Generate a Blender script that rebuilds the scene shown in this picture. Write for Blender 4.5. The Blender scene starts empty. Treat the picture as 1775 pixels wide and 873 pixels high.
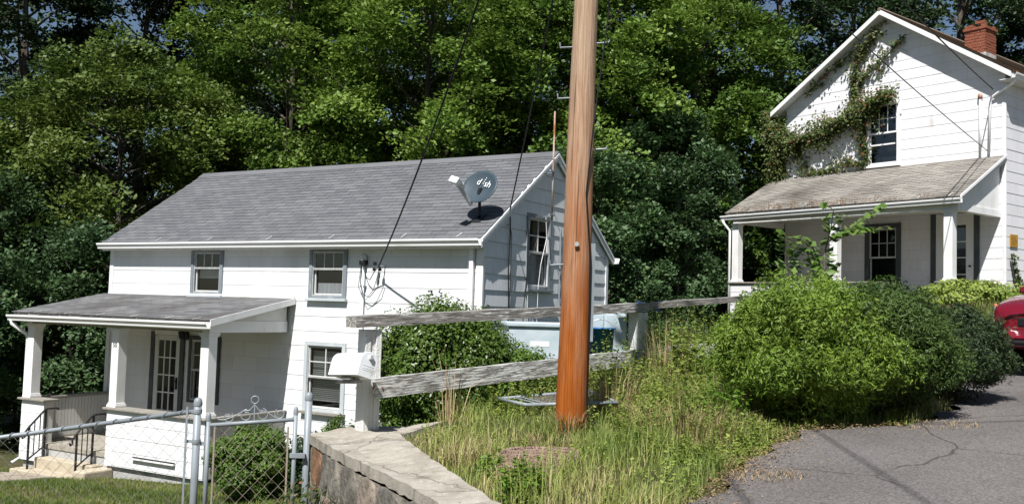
import bpy, math, random
import numpy as np
from mathutils import Vector, Matrix
R = math.radians
random.seed(7); rng = np.random.default_rng(7)
scene = bpy.context.scene
col = scene.collection

# ------------------------------------------------------------------ camera
PITCH, ROLL = .0588, .0294
fw = Vector((0, math.cos(PITCH), math.sin(PITCH))); rt = Vector((1, 0, 0)); up = rt.cross(fw)
c_, s_ = math.cos(ROLL), math.sin(ROLL)
r2 = rt*c_ + up*s_; u2 = up*c_ - rt*s_
cam = bpy.data.cameras.new('camera'); camo = bpy.data.objects.new('camera', cam); col.objects.link(camo)
M = Matrix((r2, u2, -fw)).transposed().to_4x4()
camo.matrix_world = M
cam.sensor_width = 36; cam.lens = 36*1662.3/1775; cam.clip_start = .05; cam.clip_end = 900
scene.camera = camo

# ------------------------------------------------------------------ light
SUN_EL, SUN_AZ = R(54), R(200)
sdir = Vector((math.sin(SUN_AZ)*math.cos(SUN_EL), math.cos(SUN_AZ)*math.cos(SUN_EL), math.sin(SUN_EL)))
world = bpy.data.worlds.new('World'); scene.world = world; world.use_nodes = True
wn = world.node_tree.nodes; wl = world.node_tree.links
bg = wn['Background']; sky = wn.new('ShaderNodeTexSky'); sky.sky_type = 'NISHITA'; sky.sun_disc = False
sky.sun_elevation = SUN_EL; sky.sun_rotation = SUN_AZ; sky.air_density = 1.0; sky.dust_density = .6; sky.ozone_density = 1.5
wl.new(sky.outputs[0], bg.inputs[0]); bg.inputs[1].default_value = .05
sl = bpy.data.lights.new('sun', 'SUN'); sl.energy = 5.0; sl.angle = R(.55); sl.color = (1, .975, .94)
so = bpy.data.objects.new('sun', sl); col.objects.link(so); so.rotation_euler = sdir.to_track_quat('Z', 'Y').to_euler()
so.location = (0, 0, 30)
vs = scene.view_settings; vs.view_transform = 'Standard'; vs.look = 'None'; vs.exposure = 0.56; vs.gamma = 1.0
scene.cycles.max_bounces = 6; scene.cycles.transparent_max_bounces = 12
scene.cycles.diffuse_bounces = 3; scene.cycles.glossy_bounces = 2

# ------------------------------------------------------------------ materials
def mat(name, c1, c2=None, scale=8, rough=.7, bump=0, bscale=None, metal=0, stretch=(1, 1, 1), spec=.3, detail=6, lo=.35, hi=.65):
    m = bpy.data.materials.new(name); m.use_nodes = True
    nt = m.node_tree; n = nt.nodes; l = nt.links; p = n['Principled BSDF']
    p.inputs['Roughness'].default_value = rough; p.inputs['Metallic'].default_value = metal
    p.inputs['Specular IOR Level'].default_value = spec
    p.inputs['Base Color'].default_value = (*c1, 1)
    if c2 or bump:
        tc = n.new('ShaderNodeTexCoord'); mp = n.new('ShaderNodeMapping'); l.new(tc.outputs['Object'], mp.inputs[0])
        mp.inputs['Scale'].default_value = stretch
        nz = n.new('ShaderNodeTexNoise'); nz.inputs['Scale'].default_value = scale; nz.inputs['Detail'].default_value = detail
        l.new(mp.outputs[0], nz.inputs[0])
        if c2:
            rp = n.new('ShaderNodeValToRGB'); rp.color_ramp.elements[0].position = lo; rp.color_ramp.elements[1].position = hi
            rp.color_ramp.elements[0].color = (*c1, 1); rp.color_ramp.elements[1].color = (*c2, 1)
            l.new(nz.outputs[0], rp.inputs[0]); l.new(rp.outputs[0], p.inputs['Base Color'])
        if bump:
            nb = n.new('ShaderNodeTexNoise'); nb.inputs['Scale'].default_value = bscale or scale*4; nb.inputs['Detail'].default_value = 5
            l.new(mp.outputs[0], nb.inputs[0])
            b = n.new('ShaderNodeBump'); b.inputs['Strength'].default_value = bump; b.inputs['Distance'].default_value = .02
            l.new(nb.outputs[0], b.inputs['Height']); l.new(b.outputs[0], p.inputs['Normal'])
    return m

def layered(name, base, layers, rough=.75, bump=0, bscale=40, bdist=.01, spec=.3):
    """base colour with successive noise-masked layers (colour, scale, lo, hi, stretch)"""
    m = bpy.data.materials.new(name); m.use_nodes = True
    nt = m.node_tree; n = nt.nodes; l = nt.links; p = n['Principled BSDF']
    p.inputs['Roughness'].default_value = rough; p.inputs['Specular IOR Level'].default_value = spec
    tc = n.new('ShaderNodeTexCoord'); cur = n.new('ShaderNodeRGB'); cur.outputs[0].default_value = (*base, 1); cur = cur.outputs[0]
    for i, (c, sc, lo, hi, st) in enumerate(layers):
        mp = n.new('ShaderNodeMapping'); mp.inputs['Scale'].default_value = st; mp.inputs['Location'].default_value = (i*3.7, i*1.9, i*5.1)
        l.new(tc.outputs['Object'], mp.inputs[0])
        nz = n.new('ShaderNodeTexNoise'); nz.inputs['Scale'].default_value = sc; nz.inputs['Detail'].default_value = 8; l.new(mp.outputs[0], nz.inputs[0])
        mr = n.new('ShaderNodeMapRange'); mr.inputs[1].default_value = lo; mr.inputs[2].default_value = hi; l.new(nz.outputs[0], mr.inputs[0])
        mx = n.new('ShaderNodeMix'); mx.data_type = 'RGBA'; l.new(mr.outputs[0], mx.inputs[0]); l.new(cur, mx.inputs[6]); mx.inputs[7].default_value = (*c, 1)
        cur = mx.outputs[2]
    l.new(cur, p.inputs['Base Color'])
    if bump:
        nb = n.new('ShaderNodeTexNoise'); nb.inputs['Scale'].default_value = bscale; nb.inputs['Detail'].default_value = 8
        l.new(tc.outputs['Object'], nb.inputs[0])
        b = n.new('ShaderNodeBump'); b.inputs['Strength'].default_value = bump; b.inputs['Distance'].default_value = bdist
        l.new(nb.outputs[0], b.inputs['Height']); l.new(b.outputs[0], p.inputs['Normal'])
    return m

def add_joints(m, zref, ex, k=.80):
    nt = m.node_tree; n = nt.nodes; l = nt.links; p = n['Principled BSDF']; src = p.inputs['Base Color'].links[0].from_socket
    tc = n.new('ShaderNodeTexCoord'); sx = n.new('ShaderNodeSeparateXYZ'); l.new(tc.outputs['Object'], sx.inputs[0])
    ad = n.new('ShaderNodeMath'); l.new(sx.outputs[0], ad.inputs[0]); l.new(sx.outputs[1], ad.inputs[1]); sb = n.new('ShaderNodeMath'); sb.inputs[1].default_value = -zref+ex*40; l.new(sx.outputs[2], sb.inputs[0])
    cb = n.new('ShaderNodeCombineXYZ'); l.new(ad.outputs[0], cb.inputs[0]); l.new(sb.outputs[0], cb.inputs[1])
    br = n.new('ShaderNodeTexBrick'); br.offset = .5; br.inputs['Scale'].default_value = 1; br.inputs['Mortar Size'].default_value = .0022; br.inputs['Mortar Smooth'].default_value = .3; br.inputs['Brick Width'].default_value = .61; br.inputs['Row Height'].default_value = ex
    br.inputs['Color1'].default_value = (1, 1, 1, 1); br.inputs['Color2'].default_value = (.93, .93, .92, 1); br.inputs['Mortar'].default_value = (k*.7, k*.7, k*.68, 1); l.new(cb.outputs[0], br.inputs[0])
    mx = n.new('ShaderNodeMix'); mx.data_type = 'RGBA'; mx.blend_type = 'MULTIPLY'; mx.inputs[0].default_value = 1; l.new(src, mx.inputs[6]); l.new(br.outputs['Color'], mx.inputs[7]); l.new(mx.outputs[2], p.inputs['Base Color'])
def leafmat(name, c1, c2, trans=.35, rough=.5, c3=None, spec=.35):
    m = bpy.data.materials.new(name); m.use_nodes = True
    nt = m.node_tree; n = nt.nodes; l = nt.links; p = n['Principled BSDF']
    at = n.new('ShaderNodeAttribute'); at.attribute_name = 'tint'
    rp = n.new('ShaderNodeValToRGB'); rp.color_ramp.elements[0].color = (*c1, 1); rp.color_ramp.elements[1].color = (*c2, 1)
    if c3:
        rp.color_ramp.elements[1].position = .9
        e = rp.color_ramp.elements.new(.97); e.color = (*c3, 1)
    l.new(at.outputs['Fac'], rp.inputs[0])
    oi = n.new('ShaderNodeObjectInfo'); hs = n.new('ShaderNodeHueSaturation'); l.new(rp.outputs[0], hs.inputs['Color'])
    mr = n.new('ShaderNodeMapRange'); mr.inputs[3].default_value = .82; mr.inputs[4].default_value = 1.18; l.new(oi.outputs['Random'], mr.inputs[0])
    l.new(mr.outputs[0], hs.inputs['Value'])
    l.new(hs.outputs[0], p.inputs['Base Color']); p.inputs['Roughness'].default_value = rough; p.inputs['Specular IOR Level'].default_value = spec
    tr = n.new('ShaderNodeBsdfTranslucent'); l.new(hs.outputs[0], tr.inputs[0])
    mx = n.new('ShaderNodeMixShader'); mx.inputs[0].default_value = trans
    l.new(p.outputs[0], mx.inputs[1]); l.new(tr.outputs[0], mx.inputs[2]); l.new(mx.outputs[0], n['Material Output'].inputs[0])
    return m

MT = {}
MT['siding'] = layered('white_siding', (.78, .79, .8), [((.62, .62, .6), 1.2, .5, .85, (1, 1, .35)), ((.73, .73, .72), 26, .55, .8, (1, 1, .08)), ((.42, .40, .36), 2.2, .68, .9, (1, 1, .5))], rough=.6, bump=.06, bscale=90, bdist=.003)
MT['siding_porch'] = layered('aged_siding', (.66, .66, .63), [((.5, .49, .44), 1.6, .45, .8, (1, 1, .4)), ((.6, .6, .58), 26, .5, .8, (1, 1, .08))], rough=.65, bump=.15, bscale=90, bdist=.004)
MT['siding_grey'] = layered('shaded_dirty_siding', (.45, .44, .41), [((.3, .28, .25), 3, .45, .75, (1, 1, .4)), ((.6, .59, .57), 6, .6, .8, (1, 1, .4))], rough=.8, bump=.2)  # porch end wall: same siding, its dirt and its shade both mixed into the grey
MT['siding_gable'] = layered('grey_white_siding', (.78, .80, .82), [((.68, .7, .72), 1.4, .5, .8, (1, 1, .4)), ((.6, .62, .64), 26, .5, .8, (1, 1, .08))], rough=.6, bump=.06, bscale=90, bdist=.003)
MT['siding2'] = layered('house_two_siding', (.80, .79, .82), [((.66, .65, .65), 1.1, .5, .85, (1, 1, .4)), ((.7, .7, .7), 26, .55, .8, (1, 1, .08)), ((.45, .42, .36), 2.4, .66, .9, (1, 1, .6))], rough=.6, bump=.06, bscale=90, bdist=.003)
for k_ in ('siding', 'siding_gable'): add_joints(MT[k_], .5607, .267)
add_joints(MT['siding2'], 4.5, .267)
MT['white'] = layered('white_paint', (.8, .8, .79), [((.62, .61, .57), 3, .5, .85, (1, 1, .5)), ((.45, .42, .36), 7, .68, .85, (1, 1, .6))], rough=.5)
MT['gutter'] = layered('gutter_enamel', (.82, .82, .82), [((.6, .59, .55), 4, .55, .9, (.4, .4, 3))], rough=.35, spec=.5)
MT['trim'] = layered('grey_blue_trim', (.20, .23, .25), [((.34, .36, .37), 5, .5, .75, (1, 1, .6))], rough=.6)
MT['trim_dark'] = layered('slate_trim', (.07, .08, .085), [((.13, .14, .15), 5, .5, .8, (1, 1, .6))], rough=.6)
MT['trim_light'] = layered('pale_blue_trim', (.46, .50, .52), [((.6, .62, .62), 6, .5, .75, (1, 1, .5)), ((.3, .27, .22), 12, .66, .8, (1, 1, .6))], rough=.6)
MT['sash'] = layered('sash_paint', (.62, .63, .62), [((.4, .38, .34), 9, .55, .8, (1, 1, .5))], rough=.5)
MT['alum'] = mat('storm_aluminium', (.42, .42, .42), (.55, .55, .54), 10, .4, metal=.3)
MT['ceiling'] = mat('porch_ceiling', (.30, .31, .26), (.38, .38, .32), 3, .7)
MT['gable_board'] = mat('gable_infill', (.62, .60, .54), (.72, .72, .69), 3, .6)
MT['concrete'] = layered('concrete', (.35, .32, .27), [((.25, .225, .185), 2.2, .45, .7, (1, 1, 1)), ((.41, .38, .33), 11, .5, .75, (1, 1, 1)), ((.19, .165, .13), 5, .58, .75, (1, 1, 1)), ((.40, .38, .34), 38, .6, .7, (1, 1, 1)), ((.12, .10, .08), 46, .64, .72, (1, 1, 1))], rough=.9, bump=.5, bscale=70, bdist=.012)
MT['step'] = layered('step_concrete', (.46, .40, .30), [((.36, .29, .20), 4, .45, .75, (1, 1, 1)), ((.52, .48, .40), 14, .5, .8, (1, 1, 1))], rough=.9, bump=.4, bscale=60)
MT['found'] = layered('foundation', (.42, .42, .41), [((.3, .29, .27), 3, .5, .8, (1, 1, 1))], rough=.9, bump=.3, bscale=40)
MT['capwood'] = layered('weathered_cap', (.26, .24, .21), [((.4, .38, .34), 3, .5, .75, (.3, 6, 1))], rough=.85, bump=.3)
MT['iron'] = mat('black_iron', (.012, .013, .014), (.03, .03, .03), 20, .45)
MT['galv'] = layered('galvanised', (.25, .28, .305), [((.18, .20, .215), 8, .5, .75, (1, 1, .4)), ((.34, .25, .17), 14, .68, .85, (1, 1, .6))], rough=.45, spec=.5)
MT['wire'] = mat('mesh_wire', (.15, .13, .115), (.22, .2, .18), 30, .6)
MT['rust_wire'] = mat('gate_wire', (.24, .21, .18), (.3, .24, .19), 20, .6)
MT['glass_dark'] = None
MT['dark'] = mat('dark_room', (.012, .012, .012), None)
MT['blind'] = mat('window_blind', (.55, .55, .5), (.6, .6, .56), 5, .7)
MT['curtain'] = mat('curtain', (.30, .30, .31), (.4, .4, .4), 6, .9, stretch=(1, 6, .3))
MT['black'] = mat('black_rubber', (.012, .012, .013), None, rough=.5)
MT['pvc'] = mat('grey_conduit', (.5, .55, .58), (.62, .65, .67), 6, .5)
MT['rust'] = layered('rusty_white_pipe', (.55, .5, .45), [((.28, .10, .04), 7, .4, .6, (1, 1, .3))], rough=.8)
MT['brick'] = layered('brick_clay', (.20, .058, .034), [((.27, .10, .055), 9, .4, .65, (1, 1, 1)), ((.14, .06, .04), 14, .58, .75, (1, 1, 1))], rough=.9, bump=.4, bscale=50)
MT['mortar'] = mat('mortar', (.42, .36, .30), (.3, .25, .2), 20, .95, bump=.3)
MT['parge'] = mat('chimney_parge', (.5, .48, .46), (.32, .3, .29), 6, .9, bump=.4)
MT['asphalt'] = None
MT['mailbox'] = layered('mailbox_enamel', (.80, .82, .85), [((.6, .61, .6), 7, .58, .8, (1, 1, 1)), ((.35, .33, .28), 9, .68, .85, (1, 1, 1))], rough=.35, spec=.5)
MT['tan_sign'] = layered('yellow_notice', (.50, .27, .04), [((.3, .16, .03), 40, .5, .6, (1, 1, 3))], rough=.6)
MT['debris'] = mat('dead_leaves', (.16, .07, .03), (.30, .17, .08), 12, .9, bump=.5)

def glass(name, tint=(.02, .025, .03), alpha=.35):
    m = bpy.data.materials.new(name); m.use_nodes = True; n = m.node_tree.nodes; l = m.node_tree.links
    n.remove(n['Principled BSDF'])
    gl = n.new('ShaderNodeBsdfGlossy'); gl.inputs['Roughness'].default_value = .03; gl.inputs[0].default_value = (.9, .93, .95, 1)
    tr = n.new('ShaderNodeBsdfTransparent'); tr.inputs[0].default_value = (.75, .78, .8, 1)
    ge = n.new('ShaderNodeNewGeometry'); dt = n.new('ShaderNodeVectorMath'); dt.operation = 'DOT_PRODUCT'; l.new(ge.outputs['Normal'], dt.inputs[0]); l.new(ge.outputs['Incoming'], dt.inputs[1])
    ab = n.new('ShaderNodeMath'); ab.operation = 'ABSOLUTE'; l.new(dt.outputs['Value'], ab.inputs[0]); om = n.new('ShaderNodeMath'); om.operation = 'SUBTRACT'; om.inputs[0].default_value = 1; l.new(ab.outputs[0], om.inputs[1])
    pw = n.new('ShaderNodeMath'); pw.operation = 'POWER'; pw.inputs[1].default_value = 5; l.new(om.outputs[0], pw.inputs[0]); fr = n.new('ShaderNodeMath'); fr.operation = 'MULTIPLY_ADD'; fr.inputs[1].default_value = .95; fr.inputs[2].default_value = .05; l.new(pw.outputs[0], fr.inputs[0])
    nz = n.new('ShaderNodeTexNoise'); nz.inputs['Scale'].default_value = 1.7; b = n.new('ShaderNodeBump'); b.inputs['Strength'].default_value = .06
    tc = n.new('ShaderNodeTexCoord'); l.new(tc.outputs['Object'], nz.inputs[0]); l.new(nz.outputs[0], b.inputs['Height']); l.new(b.outputs[0], gl.inputs['Normal'])
    ad = n.new('ShaderNodeMath'); ad.operation = 'ADD'; ad.inputs[1].default_value = alpha*.12; l.new(fr.outputs[0], ad.inputs[0])
    mx = n.new('ShaderNodeMixShader'); l.new(ad.outputs[0], mx.inputs[0]); l.new(tr.outputs[0], mx.inputs[1]); l.new(gl.outputs[0], mx.inputs[2])
    l.new(mx.outputs[0], n['Material Output'].inputs[0])
    return m
MT['glass'] = glass('window_glass')

def add_cracks(m, scale=1.1, col_=(.09, .08, .065), wdt=.02):
    nt = m.node_tree; n = nt.nodes; l = nt.links; p = n['Principled BSDF']; src = p.inputs['Base Color'].links[0].from_socket; tc = n.new('ShaderNodeTexCoord')
    dn = n.new('ShaderNodeTexNoise'); dn.inputs['Scale'].default_value = 4; dn.inputs['Detail'].default_value = 6; l.new(tc.outputs['Object'], dn.inputs[0])
    mp = n.new('ShaderNodeMix'); mp.data_type = 'VECTOR'; mp.inputs[0].default_value = .18; l.new(tc.outputs['Object'], mp.inputs[4]); l.new(dn.outputs['Color'], mp.inputs[5])
    ve = n.new('ShaderNodeTexVoronoi'); ve.feature = 'DISTANCE_TO_EDGE'; ve.inputs['Scale'].default_value = scale; l.new(mp.outputs[1], ve.inputs[0])
    cr = n.new('ShaderNodeMapRange'); cr.inputs[1].default_value = wdt*.2; cr.inputs[2].default_value = wdt; cr.inputs[3].default_value = .8; cr.inputs[4].default_value = 0; l.new(ve.outputs['Distance'], cr.inputs[0])
    mx = n.new('ShaderNodeMix'); mx.data_type = 'RGBA'; l.new(cr.outputs[0], mx.inputs[0]); l.new(src, mx.inputs[6]); mx.inputs[7].default_value = (*col_, 1); l.new(mx.outputs[2], p.inputs['Base Color'])
add_cracks(MT['concrete'], .55, (.15, .13, .105), .006)

def shingle_mat(name, cols, moss=None, sc=(3.3, 7.9)):
    m = bpy.data.materials.new(name); m.use_nodes = True; nt = m.node_tree; n = nt.nodes; l = nt.links; p = n['Principled BSDF']
    p.inputs['Roughness'].default_value = .92; p.inputs['Specular IOR Level'].default_value = .2
    at = n.new('ShaderNodeAttribute'); at.attribute_name = 'tint'
    oi = n.new('ShaderNodeObjectInfo'); ad = n.new('ShaderNodeMath'); ad.operation = 'ADD'; l.new(at.outputs['Fac'], ad.inputs[0]); l.new(oi.outputs['Random'], ad.inputs[1])
    fr = n.new('ShaderNodeMath'); fr.operation = 'FRACT'; l.new(ad.outputs[0], fr.inputs[0])
    rp = n.new('ShaderNodeValToRGB'); rp.color_ramp.elements[0].color = (*cols[0], 1); rp.color_ramp.elements[1].color = (*cols[1], 1)
    l.new(fr.outputs[0], rp.inputs[0])
    tc = n.new('ShaderNodeTexCoord'); nz = n.new('ShaderNodeTexNoise'); nz.inputs['Scale'].default_value = 90; nz.inputs['Detail'].default_value = 3
    l.new(tc.outputs['Object'], nz.inputs[0])
    mr = n.new('ShaderNodeMapRange'); mr.inputs[3].default_value = .7; mr.inputs[4].default_value = 1.3; l.new(nz.outputs[0], mr.inputs[0])
    hs = n.new('ShaderNodeHueSaturation'); l.new(rp.outputs[0], hs.inputs['Color']); l.new(mr.outputs[0], hs.inputs['Value']); cur = hs.outputs[0]
    n2 = n.new('ShaderNodeTexNoise'); n2.inputs['Scale'].default_value = .7; n2.inputs['Detail'].default_value = 7
    geo = n.new('ShaderNodeNewGeometry'); l.new(geo.outputs['Position'], n2.inputs[0])
    r2_ = n.new('ShaderNodeMapRange'); r2_.inputs[1].default_value = .48; r2_.inputs[2].default_value = .72; l.new(n2.outputs[0], r2_.inputs[0])
    mx = n.new('ShaderNodeMix'); mx.data_type = 'RGBA'; l.new(r2_.outputs[0], mx.inputs[0]); l.new(cur, mx.inputs[6]); mx.inputs[7].default_value = (*(moss or [x*.62 for x in cols[0]]), 1)
    l.new(mx.outputs[2], p.inputs['Base Color'])
    return m
MT['shingle'] = shingle_mat('asphalt_shingle_grey', ((.108, .113, .122), (.148, .152, .160)), (.105, .106, .11))
MT['shingle_porch'] = shingle_mat('asphalt_shingle_porch', ((.12, .12, .125), (.2, .2, .2)), (.10, .095, .09))
MT['shingle2'] = shingle_mat('asphalt_shingle_worn', ((.22, .205, .185), (.30, .28, .25)), (.105, .095, .082))
MT['shingle3'] = shingle_mat('asphalt_shingle_brown', ((.16, .12, .09), (.24, .19, .15)), (.10, .08, .06))

# ------------------------------------------------------------------ mesh builder
class MB:
    def __init__(s): s.v = []; s.f = []
    def quad(s, a, b, c, d):
        i = len(s.v); s.v += [a, b, c, d]; s.f.append((i, i+1, i+2, i+3)); return s
    def poly(s, pts):
        i = len(s.v); s.v += list(pts); s.f.append(tuple(range(i, i+len(pts)))); return s
    def box(s, x0, x1, y0, y1, z0, z1, m=None):
        i = len(s.v)
        p = [(x0,y0,z0),(x1,y0,z0),(x1,y1,z0),(x0,y1,z0),(x0,y0,z1),(x1,y0,z1),(x1,y1,z1),(x0,y1,z1)]
        if m is not None: p = [tuple(m @ Vector(q)) for q in p]
        s.v += p
        s.f += [tuple(i+k for k in q) for q in ((0,3,2,1),(4,5,6,7),(0,1,5,4),(1,2,6,5),(2,3,7,6),(3,0,4,7))]; return s
    def beam(s, a, b, w, h, up_=(0,0,1)):
        a = Vector(a); b = Vector(b); d = b-a; L = d.length; x = d/L; u = Vector(up_); y = u.cross(x)
        if y.length < 1e-4: y = Vector((0,1,0)).cross(x)
        y.normalize(); z = x.cross(y)
        m = Matrix((x, y, z)).transposed().to_4x4(); m.translation = a
        return s.box(0, L, -w/2, w/2, -h/2, h/2, m)
    def tube(s, pts, r, n=6, cap=True):
        pts = [Vector(p) for p in pts]; k = len(pts); rr = r if isinstance(r, (list, tuple)) else [r]*k
        base = len(s.v); prev = None
        for j, p in enumerate(pts):
            d = (pts[min(j+1, k-1)]-pts[max(j-1, 0)]); d.normalize()
            if prev is None:
                a = Vector((0,0,1)) if abs(d.z) < .9 else Vector((1,0,0)); x = a.cross(d).normalized()
            else:
                x = (prev - d*prev.dot(d)); x.normalize()
            prev = x; y = d.cross(x)
            for q in range(n):
                t = 2*math.pi*q/n; s.v.append(tuple(p + x*(math.cos(t)*rr[j]) + y*(math.sin(t)*rr[j])))
        for j in range(k-1):
            for q in range(n):
                a = base+j*n+q; b = base+j*n+(q+1) % n; s.f.append((a, b, b+n, a+n))
        if cap:
            s.f.append(tuple(base+q for q in reversed(range(n)))); s.f.append(tuple(base+(k-1)*n+q for q in range(n)))
        return s
    def prism(s, pts, ext):
        """polygon pts (3D) extruded by vector ext"""
        e = Vector(ext); a = [Vector(p) for p in pts]; b = [p+e for p in a]; i = len(s.v); k = len(a)
        s.v += [tuple(p) for p in a+b]; s.f.append(tuple(i+q for q in reversed(range(k)))); s.f.append(tuple(i+k+q for q in range(k)))
        for q in range(k): s.f.append((i+q, i+(q+1) % k, i+k+(q+1) % k, i+k+q))
        return s
    def lathe(s, prof, n=16, m=None):
        base = len(s.v); k = len(prof)
        for (r, z) in prof:
            for q in range(n):
                t = 2*math.pi*q/n; p = Vector((r*math.cos(t), r*math.sin(t), z)); s.v.append(tuple(m @ p) if m is not None else tuple(p))
        for j in range(k-1):
            for q in range(n):
                a = base+j*n+q; b = base+j*n+(q+1) % n; s.f.append((a, b, b+n, a+n))
        return s
    def mesh(s, name, m):
        me = bpy.data.meshes.new(name); me.from_pydata([tuple(p) for p in s.v], [], s.f); me.validate(); me.update()
        if m: me.materials.append(m)
        return me
    def build(s, name, m, parent=None, bevel=0, smooth=False, loc=None):
        me = s.mesh(name, MT[m] if isinstance(m, str) else m)
        if smooth: me.shade_smooth()
        return link(name, me, parent, bevel, loc)
ZOFF = {}
def link(name, me, parent=None, bevel=0, loc=None):
    o = bpy.data.objects.new(name, me); col.objects.link(o); o.parent = parent
    if loc is not None: o.location = loc
    if parent is not None and parent.name in ZOFF: o.location.z -= ZOFF[parent.name]
    if bevel:
        b = o.modifiers.new('bevel', 'BEVEL'); b.width = bevel; b.segments = 2; b.limit_method = 'ANGLE'; b.angle_limit = R(40)
    return o
def tag(o, label, cat, group=None, kind=None):
    o['label'] = label
    if cat: o['category'] = cat
    if group: o['group'] = group
    if kind: o['kind'] = kind
    return o
def thing(name, label, cat, loc=(0,0,0), rz=0, group=None):
    o = bpy.data.objects.new(name, None); col.objects.link(o); o.location = loc; o.rotation_euler = (0, 0, rz); o.empty_display_size = .2
    return tag(o, label, cat, group)
def struct(o): o['kind'] = 'structure'; return o

# fast leaf mesh
def tri_mesh(name, V, T, tint, m, mi=None):
    """V (n,3), T (k,3) triangles, tint per triangle"""
    me = bpy.data.meshes.new(name); nv, nt_ = len(V), len(T)
    me.vertices.add(nv); me.vertices.foreach_set('co', np.ascontiguousarray(V, dtype=np.float32).ravel())
    me.loops.add(nt_*3); me.loops.foreach_set('vertex_index', np.ascontiguousarray(T, dtype=np.int32).ravel())
    me.polygons.add(nt_); me.polygons.foreach_set('loop_start', np.arange(0, nt_*3, 3, dtype=np.int32))
    me.update(calc_edges=True)
    at = me.attributes.new('tint', 'FLOAT', 'FACE'); at.data.foreach_set('value', np.ascontiguousarray(tint, dtype=np.float32))
    me.materials.append(MT[m] if isinstance(m, str) else m)
    return me
def unit(a): return a/np.maximum(np.linalg.norm(a, axis=-1, keepdims=True), 1e-9)
def leaf_geo(C, N, size, asp=.62, fold=.25, tint=None, D=None):
    """C centres, N leaf normals, size lengths. 4 verts and 2 folded triangles each"""
    n = len(C); N = unit(N)
    if D is None: D = rng.normal(size=(n, 3))
    D = D - (D*N).sum(1, keepdims=True)*N; D = unit(D); S = np.cross(N, D); sz = np.asarray(size).reshape(-1, 1)*np.ones((n, 1))
    b = C - D*sz*.5; t = C + D*sz*.5; l = C - D*sz*.06 + S*sz*asp*.5 - N*sz*fold*.3; r = C - D*sz*.06 - S*sz*asp*.5 - N*sz*fold*.3
    V = np.stack([b, l, t, r], 1).reshape(-1, 3); i = np.arange(n)[:, None]*4
    T = np.concatenate([i+np.array([[0, 2, 1]]), i+np.array([[0, 3, 2]])], 1).reshape(-1, 3)
    if tint is None: tint = rng.random(n)
    return V, T, np.repeat(tint, 2)
def merge(parts):
    Vs, Ts, ts = [], [], []; o = 0
    for V, T, t in parts: Vs.append(V); Ts.append(T+o); ts.append(t); o += len(V)
    return np.concatenate(Vs), np.concatenate(Ts), np.concatenate(ts)

# ------------------------------------------------------------------ terrain
def sstep(a, b, x): t = np.clip((x-a)/(b-a), 0, 1); return t*t*(3-2*t)
def road_z(x, y): return -1.6 + .0435*x + .053*y
EDGE = [(-6, -8), (-1.6, 1), (.4, 4.5), (1.26, 6.23), (1.66, 7.08), (2.07, 7.66), (2.66, 8.75), (3.85, 8.95), (4.6, 9.9), (5.3, 11.3), (6.4, 13.6), (9.5, 16.6), (16, 21.5), (30, 32), (60, 54)]
FENCE = [(1.1, 3.2), (-.52, 6.5), (-1.78, 8.9), (-1.2, 9.15), (1.55, 11.75), (3.5, 13.5), (6, 17), (7.5, 20.5)]
def seg_sd(P, x, y):
    """signed distance to open polyline (positive = right hand side)"""
    best = np.full(np.shape(x), 1e9); sg = np.ones(np.shape(x)); bc = np.zeros(np.shape(x))
    for (x0, y0), (x1, y1) in zip(P[:-1], P[1:]):
        dx, dy = x1-x0, y1-y0; L2 = dx*dx+dy*dy
        t = np.clip(((x-x0)*dx+(y-y0)*dy)/L2, 0, 1); px, py = x0+t*dx, y0+t*dy
        d = np.hypot(x-px, y-py); cr = dx*(y-y0)-dy*(x-x0)
        pc = np.abs(cr)/math.sqrt(L2); tie = np.abs(d-best) < 1e-7; upd = (d < best-1e-7) | (tie & (pc > bc))
        best = np.where(upd, np.minimum(d, best), best); sg = np.where(upd, np.where(cr < 0, 1., -1.), sg); bc = np.where(upd, pc, bc)
    return best*sg
def yard_z(x, y):
    yy = np.minimum(y, 19.5)
    back = -2.3 + .0065*(np.clip(x, -14, 6)+2.4) - .107*(yy-9)
    front = -1.6 + (-2.3+1.6)*np.clip(y/8.8, -1, 1) + .05*np.clip(x, -20, 0)*.6
    return np.where(y > 9, back, np.maximum(front*(1-sstep(7, 9, y)) + back*sstep(7, 9, y), -3.5))
H2O, H2A = (11.9378, 23.1426), .674
def ground_z(x, y):
    x = np.asarray(x, float); y = np.asarray(y, float)
    s = seg_sd(FENCE, x, y); rz = road_z(x, np.minimum(y, 40)) ; yz = yard_z(x, y)
    # crisp step at the stone wall, soft bank behind the wooden fence
    k_ = sstep(-1.5, .9, x)*sstep(8.9, 9.6, y)
    lo = .10*(1-k_)-3.6*k_; hi = .38*(1-k_)+.15*k_
    near = sstep(6.0, 4.0, y); lo = lo*(1-near)-2.5*near; hi = hi*(1-near)+1.5*near
    t = sstep(lo, hi, s); z = yz*(1-t) + rz*t
    e = seg_sd(EDGE, x, y)
    z = z + .05*np.sin(x*2.1+y*1.3)*np.sin(y*1.7-x*.6)*sstep(.1, -.8, e)*sstep(20, 12, np.hypot(x, y))
    z = z - .06*sstep(-.25, .1, e) - .06*sstep(.85, .6, s)*(s > .0)*(y < 9.2)*(x < .4)
    # the terrace on which the second house stands
    ca, sa = math.cos(H2A), math.sin(H2A); dx, dy = x-H2O[0], y-H2O[1]; u = dx*ca+dy*sa; v = -dx*sa+dy*ca
    du = np.maximum(np.maximum(-3.2-u, u-9), 0); dv = np.maximum(np.maximum(-2.5-v, v-7.5), 0); d = np.hypot(du, dv)
    pad = .5 - .16*np.clip(v, 0, 8)
    k = sstep(4.5, 0, d)*sstep(.2, -2.5, e); z = z*(1-k)+pad*k
    return z + 0.0*x
def gz(x, y): return float(ground_z(np.array([x]), np.array([y]))[0])

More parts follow.
